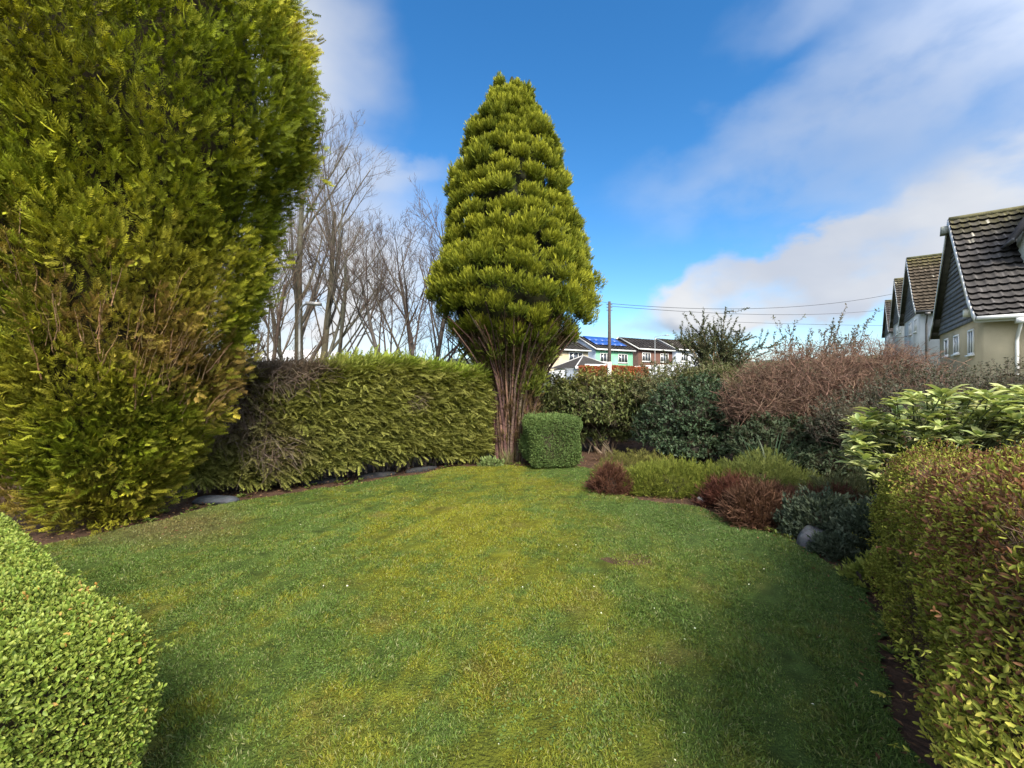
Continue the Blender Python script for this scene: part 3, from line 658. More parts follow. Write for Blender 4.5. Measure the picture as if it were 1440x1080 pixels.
mb.tubes(Pt, np.broadcast_to(  .0016 * (1 - .3 * np.linspace(0, 1, 5)), (n, 5)), jit(np.where(red[:, None], A([.17, .075, .05]), A([.11, .075, .05])), n, .35), 3)
mb.build('twigs', M_bark, root)

# ------------------------------------------------------------------ leafy shrubs
def ell_tips(ells, n, lo=.72, hi=1.05, zmin=-.35):
    ells = np.asarray(ells, float); wts = (ells[:, 3] * ells[:, 5]); ix = rng.choice(len(ells), n * 2, p=wts / wts.sum())
    d = norm(rvec(n * 2)); e = ells[ix]; f = rng.uniform(lo, hi, n * 2)
    f = f * (1 + .10 * wob(d * 2 + e[:, :3], .9, 141))
    p = e[:, :3] + d * e[:, 3:] * f[:, None]; ok = (d[:, 2] > zmin) & (p[:, 2] > .02)
    for k in range(len(ells)):
        q = np.linalg.norm((p - ells[k, :3]) / ells[k, 3:], axis=1); ok &= (q > lo * .95) | (ix == k)
    p, d, e = p[ok], d[ok], e[ok]; nrm = norm(d / e[:, 3:])
    return p[:n], nrm[:n]
def shrub(name, label, cat, base, ells, ntip, k, leafL, leafW, cols, tips, twL=.22, stemcol=(.11, .085, .06), nstem=40, stemr=.012, tmpl=LEAF, m_leaf=M_leaf, up=.45, spread=.9, lo=.72, front=True, topcol=None, group=None, coreamt=.52, corecol=None):
    O = A([base[0], base[1], float(ground_z(base[0], base[1]))])
    root = empty(name, O, 0, label, cat, group)
    p, nr = ell_tips(ells, ntip, lo); f = facing(p, nr)
    if front: kq = (f > -.35) | (rng.random(len(p)) < .35); p, nr = p[kq], nr[kq]
    m = len(p); a = norm(nr * .8 + UP * up + rvec(m) * .35)
    L = MB()
    t = rng.uniform(.05, 1, (m, k)); ph = rng.random((m, k)) * 6.283
    ref = np.where(np.abs(a[:, 2:3]) > .9, A([1., 0, 0]), A([0, 0, 1.])); e1 = norm(np.cross(a, ref)); e2 = np.cross(a, e1)
    rad = np.cos(ph)[..., None] * e1[:, None] + np.sin(ph)[..., None] * e2[:, None]
    tw = twL * rng.uniform(.6, 1.3, m)
    pos = p[:, None] - a[:, None] * (tw[:, None] * (1 - t))[..., None]
    d = a[:, None] * .55 + rad * spread + rvec(m, k) * .2; s = rng.uniform(.65, 1.2, (m, k))
    c = mix(A(cols[0]), A(cols[1]), np.clip(.5 + .5 * wob(p, 1.1, 142), 0, 1)); tp = mix(A(tips[0]), A(tips[1]), rng.random(m))
    if topcol is not None:
        zt = p[:, 2]; hgt = np.clip((zt - np.percentile(zt, 62)) / (np.ptp(zt) * .3 + 1e-6), 0, 1) * (rng.random(m) < .75); tp = mix(tp, A(topcol), hgt); c = mix(c, A(topcol) * .55, hgt * .6)
    C = (c[:, None] * rng.uniform(.7, 1.3, (m, k, 1))).reshape(-1, 3); T = (tp[:, None] * rng.uniform(.75, 1.25, (m, k, 1))).reshape(-1, 3)
    L.inst(tmpl, (pos - O).reshape(-1, 3), d.reshape(-1, 3), (UP + a[:, None] * .6 + rvec(m, k) * .45).reshape(-1, 3), (leafL * s).reshape(-1), (leafW * s).reshape(-1), C, T)
    if coreamt:
        for e in ells:
            zs = np.linspace(-.97, .97, 14); uu = np.sqrt(1 - zs ** 2); th = np.linspace(0, 6.283, 20, endpoint=False)
            V = np.stack([np.cos(th)[None] * uu[:, None] * e[3] * coreamt, np.sin(th)[None] * uu[:, None] * e[4] * coreamt, np.broadcast_to((zs * e[5] * coreamt)[:, None], (14, 20))], -1) + A(e[:3]) - O
            V += .07 * e[3] * wob(V, 2.5, 143)[..., None] * norm(V - (A(e[:3]) - O))
            ii = np.arange(13)[:, None] * 20; jj = np.arange(20)[None]; F = np.stack([ii + jj, ii + (jj + 1) % 20, ii + 20 + (jj + 1) % 20, ii + 20 + jj], -1).reshape(-1, 4)
            L.add(V.reshape(-1, 3), F, jit(BARK_TWIG if corecol is None else corecol, 280, .4))
    L.build('foliage', m_leaf, root)
    B = MB(); tt = np.linspace(0, 1, 3)
    Pt = (p - O)[:, None] - a[:, None] * (tw[:, None] * (1.25 * (1 - tt[None])))[..., None]
    B.tubes(Pt, np.broadcast_to(stemr * .28 * (1 - .5 * tt), (m, 3)), jit(stemcol, m), 3)
    ss = rng.choice(m, min(m, nstem), False); n = len(ss); t = np.linspace(0, 1, 7)
    b0 = np.concatenate([rng.normal(size=(n, 2)) * .16, np.full((n, 1), -.03)], 1); en = (p - O)[ss] - a[ss] * .1
    mid = b0 * .6 + en * .4 + UP * .25 + rvec(n) * .06
    Pt = ((1 - t) ** 2)[None, :, None] * b0[:, None] + (2 * t * (1 - t))[None, :, None] * mid[:, None] + (t ** 2)[None, :, None] * en[:, None] + rvec(n, 7) * .012
    B.tubes(Pt, (stemr * (1 - .7 * t))[None] * rng.uniform(.6, 1.4, (n, 1)), jit(stemcol, n), 5)
    B.build('stems', M_bark, root)
    return root

shrub('laurel_bush', 'leggy laurel with long olive leaves on forked grey stems, behind the square bush', 'shrub', (2.05, 10.0), [(2.0, 10.1, 1.02, 1.05, .7, .86), (1.25, 10.4, 1.0, .75, .6, .85), (2.75, 10.4, 1.05, .55, .6, .84), (1.9, 10.3, .5, 1.0, .5, .5)],
      1650, 12, .105, .036, ((.040, .055, .018), (.062, .078, .022)), ((.085, .11, .036), (.15, .16, .05)), .26, (.115, .088, .06), 20, .018, topcol=(.26, .25, .07), m_leaf=M_gloss)
shrub('evergreen_shrub', 'dense very dark green rounded shrub behind the heathers', 'shrub', (3.85, 8.7), [(3.85, 8.8, .95, 1.05, .75, .88), (3.2, 9.1, .6, .7, .6, .65), (4.6, 8.7, .55, .75, .6, .6), (3.7, 8.5, .35, .9, .5, .42)],
      2000, 13, .062, .034, ((.020, .040, .020), (.032, .055, .026)), ((.050, .085, .042), (.085, .12, .06)), .2, (.07, .06, .05), 30, .014, m_leaf=M_gloss)
shrub('olive_leaved_shrub', 'loose shrub with slender olive leaves above the dark evergreen', 'shrub', (3.75, 9.7), [(3.6, 9.7, 1.45, .95, .6, .62), (4.5, 9.6, 1.5, .8, .6, .6)],
      950, 11, .10, .024, ((.050, .062, .028), (.07, .08, .034)), ((.12, .135, .06), (.19, .19, .09)), .26, (.16, .125, .085), 34, .014, up=.6, coreamt=.5)
shrub('dark_shrub', 'low dark leafy shrub under the brown twiggy bush', 'shrub', (4.75, 7.3), [(4.6, 7.4, .55, .9, .5, .58), (5.5, 7.0, .6, .8, .5, .62), (5.0, 6.7, .35, .8, .4, .4)],
      1250, 12, .07, .030, ((.020, .034, .019), (.032, .045, .024)), ((.042, .065, .035), (.07, .085, .045)), .2, (.08, .065, .05), 24, .012)
shrub('grey_leaved_shrub', 'dusky small leaved shrub with fine bare twigs in front of the nearest house', 'shrub', (6.3, 6.3), [(6.2, 6.4, 1.28, 1.15, .6, .66), (7.3, 6.3, 1.3, .9, .6, .7), (5.2, 6.5, 1.0, .7, .5, .6)],
      1500, 12, .042, .020, ((.030, .036, .024), (.046, .05, .032)), ((.07, .078, .055), (.12, .12, .085)), .24, (.10, .075, .06), 50, .010, up=.7)

def branchy(name, label, cat, base, branches, leaf, leafW, cols, tips, per, stem, rad=.012, twigs=5, tl=.3, tmpl=LEAF):
    """open shrub: main limbs with side shoots, leaves all along them. branches: list of (start, end, lift)"""
    O = A([base[0], base[1], float(ground_z(base[0], base[1]))]); root = empty(name, O, 0, label, cat)
    B, Lf = MB(), MB(); t = np.linspace(0, 1, 8); segs = []
    for s, e, lift in branches:
        s, e = A(s), A(e); Pn = s + (e - s) * t[:, None] + UP * (lift * np.sin(math.pi * t))[:, None] + rvec(8) * .02; Pn[0] = s
        B.tube(Pn - O, rad * (1.3 - t), jit(stem, 1)[0], 5); segs.append((Pn, 0.25))
        for _ in range(twigs):
            u = rng.uniform(.2, .97); k = int(u * 7); p0 = Pn[k] + (Pn[min(k + 1, 7)] - Pn[k]) * (u * 7 - k)
            ax = norm(e - s); d = norm(ax * .7 + rvec() * .6 + UP * .15); l = tl * rng.uniform(.5, 1.3)
            tt = np.linspace(0, 1, 8); q = p0 + d * l * tt[:, None] + UP * (.10 * l * tt ** 2)[:, None] + rvec(8) * .008; q[0] = p0
            B.tube(q - O, rad * .35 * (1.2 - tt), jit(stem, 1)[0], 4); segs.append((q, 0.0))
    for Pn, t0 in segs:
        n = rng.poisson(per * np.linalg.norm(Pn[-1] - Pn[0])) + 2; u = rng.uniform(t0, 1, n) * 6.999; k = u.astype(int); pos = Pn[k] + (Pn[k + 1] - Pn[k]) * (u - k)[:, None]
        ax = norm(Pn[k + 1] - Pn[k]); d = norm(ax * .5 + rvec(n) * .7 + UP * .1); s = rng.uniform(.6, 1.25, n); h = rng.random(n)
        Lf.inst(tmpl, pos - O, d, UP + rvec(n) * .7, leaf * s, leafW * s, jit(mix(A(cols[0]), A(cols[1]), h), n), jit(mix(A(tips[0]), A(tips[1]), h), n))
    Lf.build('foliage', M_leaf, root); B.build('branches', M_bark, root)
    return root
brs = []
c0 = A([5.05, 10.6, 1.0])
for k in range(46):
    an = rng.uniform(-1.3, 1.3); h = rng.uniform(.2, 1.0); e = A([5.05 + math.sin(an) * rng.uniform(.3, 1.5), 10.6 + rng.uniform(-.6, .6), 1.9 + 1.35 * h * max(.5, math.cos(an * .8))])
    brs.append((c0 + A([rng.normal() * .12, rng.normal() * .1, rng.uniform(0, 1.1)]), e, rng.uniform(.02, .22)))
brs.append((c0, A([5.25, 10.6, 3.5]), .0))
branchy('spiky_cotoneaster', 'tall open shrub with dark arching leafy branches against the sky', 'shrub', (5.05, 10.6), brs, .052, .020, ((.026, .038, .018), (.045, .055, .024)), ((.05, .064, .030), (.10, .105, .048)), 150, (.12, .09, .06), .015, 7, .42)
brs = []
for k in range(24):
    x = rng.uniform(6.35, 8.35); e = A([x + rng.uniform(-.1, .35), 10.5 + rng.uniform(-.4, .4), rng.uniform(2.55, 3.2)])
    brs.append((A([x * .6 + 7.2 * .4, 10.6, 1.2]), e, .05))
brs += [(A([7.5, 10.6, 1.4]), A([8.15, 10.5, 3.55]), .1), (A([6.9, 10.6, 1.3]), A([6.55, 10.5, 3.15]), .0)]
branchy('thin_tall_shrub', 'thin upright shrub with sparse leaves poking above the brown twiggy bush', 'shrub', (7.3, 10.6), brs, .075, .030, ((.040, .046, .030), (.06, .06, .035)), ((.08, .09, .06), (.13, .12, .08)), 30, (.12, .085, .065), .010, 4, .35)

# brown leafless bush
root = empty('bare_twiggy_bush', (5.6, 7.9, 0), 0, 'wide rounded leafless bush of dense reddish brown twigs', 'bush')
O = A([5.6, 7.9, 0.]); ells = [(5.5, 7.9, 1.35, 1.45, .8, .98), (6.7, 7.9, 1.45, 1.25, .8, .98), (4.7, 8.0, 1.15, .75, .6, .85)]
p, nr = ell_tips(ells, 5600, .55, 1.04); kq = (facing(p, nr) > -.3) | (rng.random(len(p)) < .3); p, nr = p[kq], nr[kq]; n = len(p); t = np.linspace(0, 1, 6)
dv = norm(nr * .8 + UP * .3 + rvec(n) * .75); ln = rng.uniform(.25, .6, n)
Pt = (p - O)[:, None] + dv[:, None] * ((t - .75)[None] * ln[:, None])[..., None] + (rvec(n) * .07)[:, None] * (t ** 2)[None, :, None] + rvec(n, 6) * .010
mb = MB(); mb.tubes(Pt, (.0050 * (1 - .6 * t))[None] * rng.uniform(.6, 1.3, (n, 1)), jit(mix(A([.080, .046, .034]), A([.18, .118, .085]), rng.random(n)), n, .3), 3)
sp = Pt[rng.random(n) < .75]; m = len(sp); k = 4
pos = sp[:, rng.integers(1, 5, k)].reshape(-1, 3); d = norm(rvec(m * k)); ln = rng.uniform(.06, .18, m * k)
tq = np.linspace(0, 1, 3); Q = pos[:, None] + d[:, None] * (tq[None] * ln[:, None])[..., None]
mb.tubes(Q, np.broadcast_to(.0026 * (1 - .5 * tq), (m * k, 3)), jit(mix(A([.085, .049, .037]), A([.20, .132, .096]), rng.random(m * k)), m * k, .3), 3)
for e in ells:
    s_, m_ = ell_tips([e], 260, .3, .6); nn = len(s_); b0 = np.c_[O[:2] + rng.normal(size=(nn, 2)) * A([.45, .2]), np.zeros(nn)]; tt = np.linspace(0, 1, 6)
    Pn = b0[:, None] * (1 - tt)[None, :, None] + s_[:, None] * tt[None, :, None] + UP * (.2 * np.sin(math.pi * tt))[None, :, None] + rvec(nn, 6) * .02
    mb.tubes(Pn - O, (.011 * (1 - .6 * tt))[None] * rng.uniform(.6, 1.3, (nn, 1)), jit((.12, .07, .05), nn), 4)
mb.build('twigs', M_bark, root)

# strap-leaved clump
def straps(name, label, cat, base, n, L, W, col, tip, spread=.5, arch=.5, rad=.12, group=None):
    O = A([*base, 0.]); root = empty(name, O, 0, label, cat, group); mb = MB(); t = np.linspace(0, 1, 7)
    th = rng.random(n) * 6.283; d = np.stack([np.cos(th), np.sin(th), 0 * th], -1); ll = L * rng.uniform(.6, 1.15, n); sp = spread * rng.uniform(.3, 1.2, n)
    b = d * (rad * rng.random(n))[:, None]; C = jit(mix(A(col), A(tip), rng.random(n)), n, .3)
    ctr = b[:, None] + d[:, None] * (ll[:, None] * sp[:, None] * t[None] ** 1.5)[..., None] + UP * (ll[:, None] * (t[None] - arch * sp[:, None] * t[None] ** 2.5))[..., None]
    sd = np.stack([-np.sin(th), np.cos(th), 0 * th], -1); wv = W * (1 - t ** 3) * (.5 + t).clip(0, 1)
    V = np.stack([ctr - sd[:, None] * wv[None, :, None] / 2, ctr + sd[:, None] * wv[None, :, None] / 2], 2).reshape(-1, 3)
    i = np.arange(n)[:, None] * 14; j = np.arange(6)[None] * 2; F = np.stack([i + j, i + j + 1, i + j + 3, i + j + 2], -1).reshape(-1, 4)
    mb.add(V, F, np.repeat(C, 14, 0)); mb.build('leaves', M_gloss, root); return root
straps('iris_clump', 'clump of dark sword shaped leaves behind the heather mounds', 'plant', (4.05, 6.75), 110, .95, .030, (.018, .036, .020), (.05, .08, .04), .65, .55, .25)

# ------------------------------------------------------------------ heather bed
def heather(name, label, base, rx, ry, h, n, cols, tips, fl=.07, tmpl=SPRIG, pl=.14, k=12, cat='heather', group='heather mounds in the bed', stemc=(.040, .030, .022), up=.5, wd=.5):
    O = A([*base, 0.]); root = empty(name, O, 0, label, cat, group)
    d = norm(rvec(n * 2) * A([1, 1, .8])); d[:, 2] = np.abs(d[:, 2]); d = d[:n]
    f = rng.uniform(.68, 1.02, n) * (1 + .13 * wob(d + O, 2.2, 151))
    p = d * A([rx, ry, h]) * f[:, None]; nr = norm(d / A([rx, ry, h])); mb = MB()
    c = mix(A(cols[0]), A(cols[1]), np.clip(.5 + .6 * wob(p, 2.5, 152), 0, 1)); tp = mix(A(tips[0]), A(tips[1]), rng.random(n))
    a = norm(nr * .8 + UP * up + rvec(n) * .35)
    plumes(mb, tmpl, p - a * pl * .7, a, pl * rng.uniform(.7, 1.3, n), pl * .22, k, fl, wd, c, tp, .7)
    th = np.linspace(0, 6.283, 22, endpoint=False); zs = np.linspace(0, .98, 8); uu = np.sqrt(1 - zs ** 2) * .58
    V = np.stack([np.cos(th)[None] * uu[:, None] * rx, np.sin(th)[None] * uu[:, None] * ry, np.broadcast_to((zs * h * .56)[:, None], (8, 22))], -1)
    ii = np.arange(7)[:, None] * 22; jj = np.arange(22)[None]; F = np.stack([ii + jj, ii + (jj + 1) % 22, ii + 22 + (jj + 1) % 22, ii + 22 + jj], -1).reshape(-1, 4)
    mb.add(V.reshape(-1, 3), F, jit(stemc, 176, .4)); mb.build('foliage', M_leaf, root); return root
GRN = ((.045, .068, .010), (.080, .10, .016)); GRT = ((.16, .20, .03), (.30, .31, .06))
RED = ((.040, .018, .013), (.065, .028, .020)); RDT = ((.10, .042, .028), (.18, .09, .055))
heather('red_heather', 'small russet heather at the left tip of the bed, on the lawn edge', (1.48, 6.38), .34, .30, .40, 420, RED, RDT, .08)
heather('green_heather', 'broad yellow green heather mound next to the small russet heather', (2.30, 6.40), .74, .44, .46, 2500, GRN, GRT, .05, pl=.11)
heather('green_heather', 'flat olive heather at the back of the bed below the laurel', (2.15, 7.35), .85, .35, .42, 1500, ((.06, .072, .022), (.085, .088, .024)), ((.17, .17, .04), (.24, .21, .06)), .05, pl=.11)
heather('green_heather', 'tallest green heather mound, on the right in front of the sword leaves', (3.55, 6.05), .75, .45, .62, 2400, ((.05, .068, .018), (.07, .088, .022)), ((.13, .16, .035), (.22, .23, .07)), .05, pl=.11)
heather('green_heather', 'dull grey green heather trailing towards the right hedge', (4.25, 5.5), .62, .40, .46, 700, ((.045, .055, .025), (.06, .068, .03)), ((.10, .12, .055), (.15, .15, .08)), .07)
heather('red_heather', 'spiky copper brown heather jutting over the lawn edge', (2.86, 4.98), .40, .36, .40, 900, ((.036, .018, .012), (.06, .030, .020)), ((.080, .038, .024), (.19, .11, .07)), .085, SPRIG, .17, 11, up=.35, wd=.45)
heather('red_heather', 'dark maroon heather tucked between the green mound and the copper one', (2.85, 5.62), .42, .32, .40, 420, ((.038, .014, .012), (.055, .020, .015)), ((.08, .030, .022), (.13, .055, .035)), .08)
heather('red_heather', 'low dark red heather behind the grey leaved plants', (3.65, 5.05), .50, .30, .38, 420, ((.038, .016, .013), (.058, .024, .018)), ((.08, .035, .025), (.13, .065, .04)), .08)
heather('green_heather', 'low green heather filling the gap between the broad mound and the tallest mound', (2.95, 6.15), .50, .36, .42, 1300, GRN, GRT, .05, pl=.11)
heather('red_heather', 'dark wine red heather straggling in front of the tallest green mound', (3.35, 5.40), .40, .28, .30, 600, ((.035, .015, .012), (.055, .024, .018)), ((.08, .034, .024), (.14, .07, .045)), .07)
GY = ((.022, .036, .022), (.034, .048, .030)); GYT = ((.05, .072, .05), (.10, .12, .085))
heather('grey_shrublet', 'small grey green shrub beside the grey rock', (3.22, 4.52), .36, .32, .46, 480, GY, GYT, .05, LEAF, .14, 14, 'shrub', 'grey green shrublets at the bed end', wd=.45)
heather('grey_shrublet', 'fluffy grey green shrub touching the privet hedge', (3.32, 4.02), .30, .28, .52, 460, GY, ((.055, .078, .052), (.12, .14, .10)), .05, LEAF, .14, 14, 'shrub', 'grey green shrublets at the bed end', wd=.45)
heather('grey_shrublet', 'lowest grey tuft at the bed corner on the lawn edge', (2.98, 3.98), .18, .17, .22, 200, GY, GYT, .045, LEAF, .10, 12, 'shrub', 'grey green shrublets at the bed end', wd=.45)
heather('yellow_green_weed', 'small yellow green weed at the foot of the privet hedge', (2.82, 3.42), .17, .16, .22, 90, ((.07, .10, .018), (.10, .13, .02)), ((.20, .24, .05), (.30, .32, .08)), .05, LEAF, .1, 8, 'plant', None, wd=.5)
heather('primrose_plant', 'low pale leaved plant at the right end of the conifer hedge', (-.42, 8.32), .22, .14, .16, 90, ((.07, .11, .03), (.10, .14, .04)), ((.17, .24, .08), (.28, .33, .14)), .07, LEAF, .08, 7, 'plant', None, wd=.45)
straps('dead_grass_tuft', 'dry straw coloured tuft below the leggy laurel', 'plant', (1.95, 8.95), 70, .34, .008, (.085, .06, .038), (.14, .095, .055), .75, .4, .22)
straps('dead_grass_tuft', 'faded green grass tuft against the base of the tiered conifer', 'plant', (-.10, 8.62), 90, .34, .009, (.10, .11, .04), (.17, .15, .07), .6, .4, .16)

def rock(name, label, loc, size, col, seed, cat='stone', flat=.6, group=None):
    n1_, n2_ = 18, 12; th = np.linspace(0, 6.283, n1_, endpoint=False); ph = np.linspace(-1.5, 1.5, n2_)
    P3 = np.stack([np.cos(th)[None] * np.cos(ph)[:, None], np.sin(th)[None] * np.cos(ph)[:, None], np.broadcast_to(np.sin(ph)[:, None], (n2_, n1_))], -1)
    k = 1 + .16 * wob(P3, 1.0, seed) + .06 * wob(P3, 2.6, seed + 1); P3 = np.sign(P3) * np.abs(P3) ** .75 * k[..., None] * A(size)
    ii = np.arange(n2_ - 1)[:, None] * n1_; jj = np.arange(n1_)[None]; F = np.stack([ii + jj, ii + (jj + 1) % n1_, ii + n1_ + (jj + 1) % n1_, ii + n1_ + jj], -1).reshape(-1, 4)
    mb = MB().add(P3.reshape(-1, 3), F, jit(col, n1_ * n2_, .15)); mb.f.setdefault(n1_, []).append(A([list(range(n1_))[::-1], list(range((n2_ - 1) * n1_, n2_ * n1_))]))
    o = mb.build(name, M_stone); o.location = tuple(loc); o.rotation_euler = (0, 0, seed * 1.3); return tag(o, label, cat, group)
rock('grey_rock', 'grey rock beside the copper heather at the bed edge', (3.0, 4.28, .05), (.22, .12, .12), (.055, .060, .066), 3)
rock('small_pale_stone', 'round pale stone under the broad green heather', (2.52, 5.72, .06), (.05, .045, .045), (.20, .18, .16), 8)
rock('flat_slab', 'flat blue grey slab under the dead corner of the hedge', (-3.95, 5.78, .035), (.28, .13, .05), (.040, .046, .055), 12)
for k, (s, l) in enumerate(((1.9, 'dark flat edging stone under the hedge, nearest the slab'), (2.75, 'dark edging stone below the middle of the hedge'), (3.6, 'dark edging stone under the hedge, closest to the tiered conifer'))):
    q = HA + hu * s - hn * .20; o = rock('edging_stone', l, (q[0], q[1], .02), (.34, .09, .045), (.018, .019, .021), 20 + k, 'edging', group='edging stones under the conifer hedge'); o.rotation_euler = (0, 0, math.atan2(hu[1], hu[0]))

# ------------------------------------------------------------------ bright laurel-leaved plant above the right hedge
root = empty('spotted_laurel', (4.35, 4.55, 0), 0, 'bright lime green large leaved laurel spilling over the right hedge', 'shrub'); O = A([4.35, 4.55, 0.])
tipsP = []
for k in range(150):
    u = rng.random(); px = 1196 + u * 300; Yd = 4.55 - .85 * u + rng.uniform(-.25, .45); py = 580 - 24 * math.sin(u * 2.2) + rng.uniform(-10, 62) + 22 * (u < .1)
    tipsP.append(at(px, py, Yd))
tipsP += [at(1212, 640, 4.2), at(1225, 655, 4.15), at(1200, 612, 4.3), at(1240, 640, 4.1), at(1218, 622, 4.2), at(1236, 668, 4.05)]
tipsP = A(tipsP); n = len(tipsP); B = MB(); Lf = MB(); t = np.linspace(0, 1, 6)
b0 = O + np.c_[rng.normal(size=(n, 2)) * .2, np.zeros(n)]
Pt = b0[:, None] * (1 - t)[None, :, None] + tipsP[:, None] * t[None, :, None] + UP * (.18 * np.sin(math.pi * t))[None, :, None]
B.tubes(Pt - O, (.012 * (1 - .6 * t))[None] * np.ones((n, 1)), jit((.06, .07, .03), n), 5)
k = 9; ph = np.arange(k)[None] * 2.4 + rng.random((n, 1)) * 6; a = norm(tipsP - O + UP * 1.5)[:, None]
d = np.stack([np.cos(ph), np.sin(ph), rng.uniform(-.35, .45, (n, k))], -1) + a * .35
pos = np.repeat(tipsP[:, None], k, 1) - a * rng.uniform(0, .07, (n, k, 1)); s = rng.uniform(.7, 1.15, (n, k))
c = jit(mix(A([.13, .185, .045]), A([.20, .25, .07]), rng.random(n * k)), n * k, .2); tp = jit(mix(A([.32, .37, .13]), A([.50, .50, .25]), rng.random(n * k)), n * k, .15)
Lf.inst(LEAF6, (pos - O).reshape(-1, 3), d.reshape(-1, 3), (UP + rvec(n, k) * .25).reshape(-1, 3), (.165 * s).reshape(-1), (.062 * s).reshape(-1), c, tp)
Lf.build('leaves', M_gloss, root); B.build('stems', M_bark, root)

# ------------------------------------------------------------------ bare winter trees beyond the hedge
def bare_tree(name, label, base, stems, depth, seed, col=(.088, .080, .064), group='leafless trees beyond the hedge', r0=.13, spread=.42):
    r = np.random.default_rng(seed); O = A([base[0], base[1], float(ground_z(*base))]); root = empty(name, O, 0, label, 'bare tree', group)
    lv = {}
    def grow(p, d, L, rad, lev):
        m = 7; t = np.linspace(0, 1, m); bend = r.normal(size=3) * (.035 if lev == 0 else .09); q = [p]
        for i in range(m - 1):
            d = d + bend * .25 + r.normal(size=3) * .04 + A([0, 0, .045 + .012 * lev]); d = d / np.linalg.norm(d); q.append(q[-1] + d * L / (m - 1))
        q = A(q); lv.setdefault(lev, []).append((q, rad * (1 - .62 * t)))
        if lev >= depth: return
        nb = (10, 6, 5, 5)[min(lev, 3)]
        for i in range(nb):
            u = r.uniform(.25, 1.0) if lev else .22 + .78 * (i + r.random()) / nb
            k = min(int(u * (m - 1)), m - 2); p0 = q[k] + (q[k + 1] - q[k]) * (u * (m - 1) - k); ax = norm(q[k + 1] - q[k])
            side = norm(np.cross(ax, r.normal(size=3))); an = r.uniform(.3, .72) if lev == 0 else r.uniform(.35, .95); dd = ax * math.cos(an) + side * math.sin(an)
            grow(p0, dd, L * r.uniform(.42, .66) * (1.1 - .45 * u), max(.0045, rad * (1 - .62 * u) * .50), lev + 1)
    for (dx, lean, L, rad) in stems:
        d0 = norm(A([lean, r.normal() * .12, 1.0])); grow(A([dx, r.normal() * .08, -.1]), d0, L, rad, 0)
    B1, B2 = MB(), MB()
    for lev, lst in lv.items():
        Pt = A([x[0] for x in lst]); Rd = A([x[1] for x in lst]); n = len(lst)
        (B1 if lev < 2 else B2).tubes(Pt, Rd, jit(col if lev < 2 else A(col) * A([1.05, .95, .95]), n, .2), (8, 6, 4, 3, 3)[min(lev, 4)])
    B1.build('trunk', M_bark, root, True); B2.build('twigs', M_bark, root)
    return root
bare_tree('bare_tree', 'tallest leafless tree with two close upright trunks, behind the hedge', (-6.6, 14.0), [(-.15, -.02, 7.6, .17), (.40, .02, 7.0, .14), (.45, .24, 5.6, .09), (-.35, -.26, 5.0, .08)], 4, 4)
bare_tree('bare_tree', 'leafless many stemmed tree spreading left of the tiered conifer', (-3.1, 13.2), [(-.2, -.30, 5.0, .09), (.05, -.04, 5.3, .11), (.3, .26, 6.0, .10), (.25, .55, 4.2, .07)], 4, 9, (.070, .060, .052))
bare_tree('bare_tree', 'leaning leafless tree half hidden by the golden conifer', (-7.9, 12.6), [(0, .10, 4.8, .12), (.3, .28, 4.6, .09), (-.2, -.2, 4.6, .09)], 4, 15, (.085, .070, .052))

# ------------------------------------------------------------------ poles, lamps and wires
pt = at(857, 424, 33.0); gzp = float(ground_z(pt[0], 33.0)); root = empty('telegraph_pole', (pt[0], 33.0, gzp), 0, 'dark wooden telegraph pole in front of the mint house', 'telegraph pole')
hp = pt[2] - gzp
MB().tube([[0, 0, -.3], [0, 0, hp * .5], [0, 0, hp]], [.15, .13, .10], (.055, .045, .04), 10).build('shaft', M_bark, root)
MB().tube([[0, 0, .0], [0, 0, 2.2]], [.155, .152], (.45, .42, .38), 10).build('pale_base', M_paint, root)
mb = MB()
for k in range(3): mb.box(-.22, -.03, hp - .25 - .22 * k, .22, .03, hp - .20 - .22 * k, (.10, .10, .10))
mb.build('crossarm', M_metal, root)
def wire(label, a, b, sag, r=.018):
    t = np.linspace(0, 1, 25); q = A(a) + (A(b) - A(a)) * t[:, None] - UP * (sag * 4 * t * (1 - t))[:, None]
    o = MB().tube(q - q[0], r, (.03, .03, .035), 4).build('overhead_wire', M_metal); o.location = tuple(q[0]); return tag(o, label, 'wire', 'overhead wires')
top = A([pt[0], 33.0, pt[2] - .15])
wire('overhead wire sagging from the pole to the farthest houses at the right', top, at(1262, 412, 46), .95)
wire('lower overhead wire running flat from the pole behind the brown bush', top - UP * .2, at(1256, 434, 60), .75)
wire('overhead wire slanting up from the pole behind the tiered conifer', top, at(560, 330, 24), .3, .011)
wire('lowest overhead wire crossing above the thin tall shrub', at(1010, 452, 60), at(1262, 458, 64), .1, .022)
def lamp(label, px, ytop, Y, arm):
    p = at(px, ytop, Y); z0 = float(ground_z(p[0], Y)); h = p[2] - z0; root = empty('street_lamp', (p[0], Y, z0), 0, label, 'street lamp')
    MB().tube([[0, 0, -.2], [0, 0, h * .35], [0, 0, h * .36], [0, 0, h]], [.065, .065, .045, .038], (.13, .14, .145), 8).build('column', M_metal, root)
    t = np.linspace(0, 1, 8); q = np.stack([arm * t, 0 * t, h + .18 * np.sin(t * 1.6)], -1); MB().tube(q, .03, (.13, .14, .145), 6).build('arm', M_metal, root)
    e = q[-1]; s = math.copysign(1, arm); mb = MB().prism([[e[0], -.11, e[2] - .02], [e[0], .11, e[2] - .02], [e[0], .08, e[2] + .07], [e[0], -.08, e[2] + .07]], (s * .42, 0, -.02), (.25, .26, .27)); mb.build('lantern', M_metal, root)
lamp('grey street lamp standing in front of the bare tree trunks', 421, 436, 13.0, .22)
lamp('slim street lamp in front of the brown house', 921, 474, 46.0, 1.1)

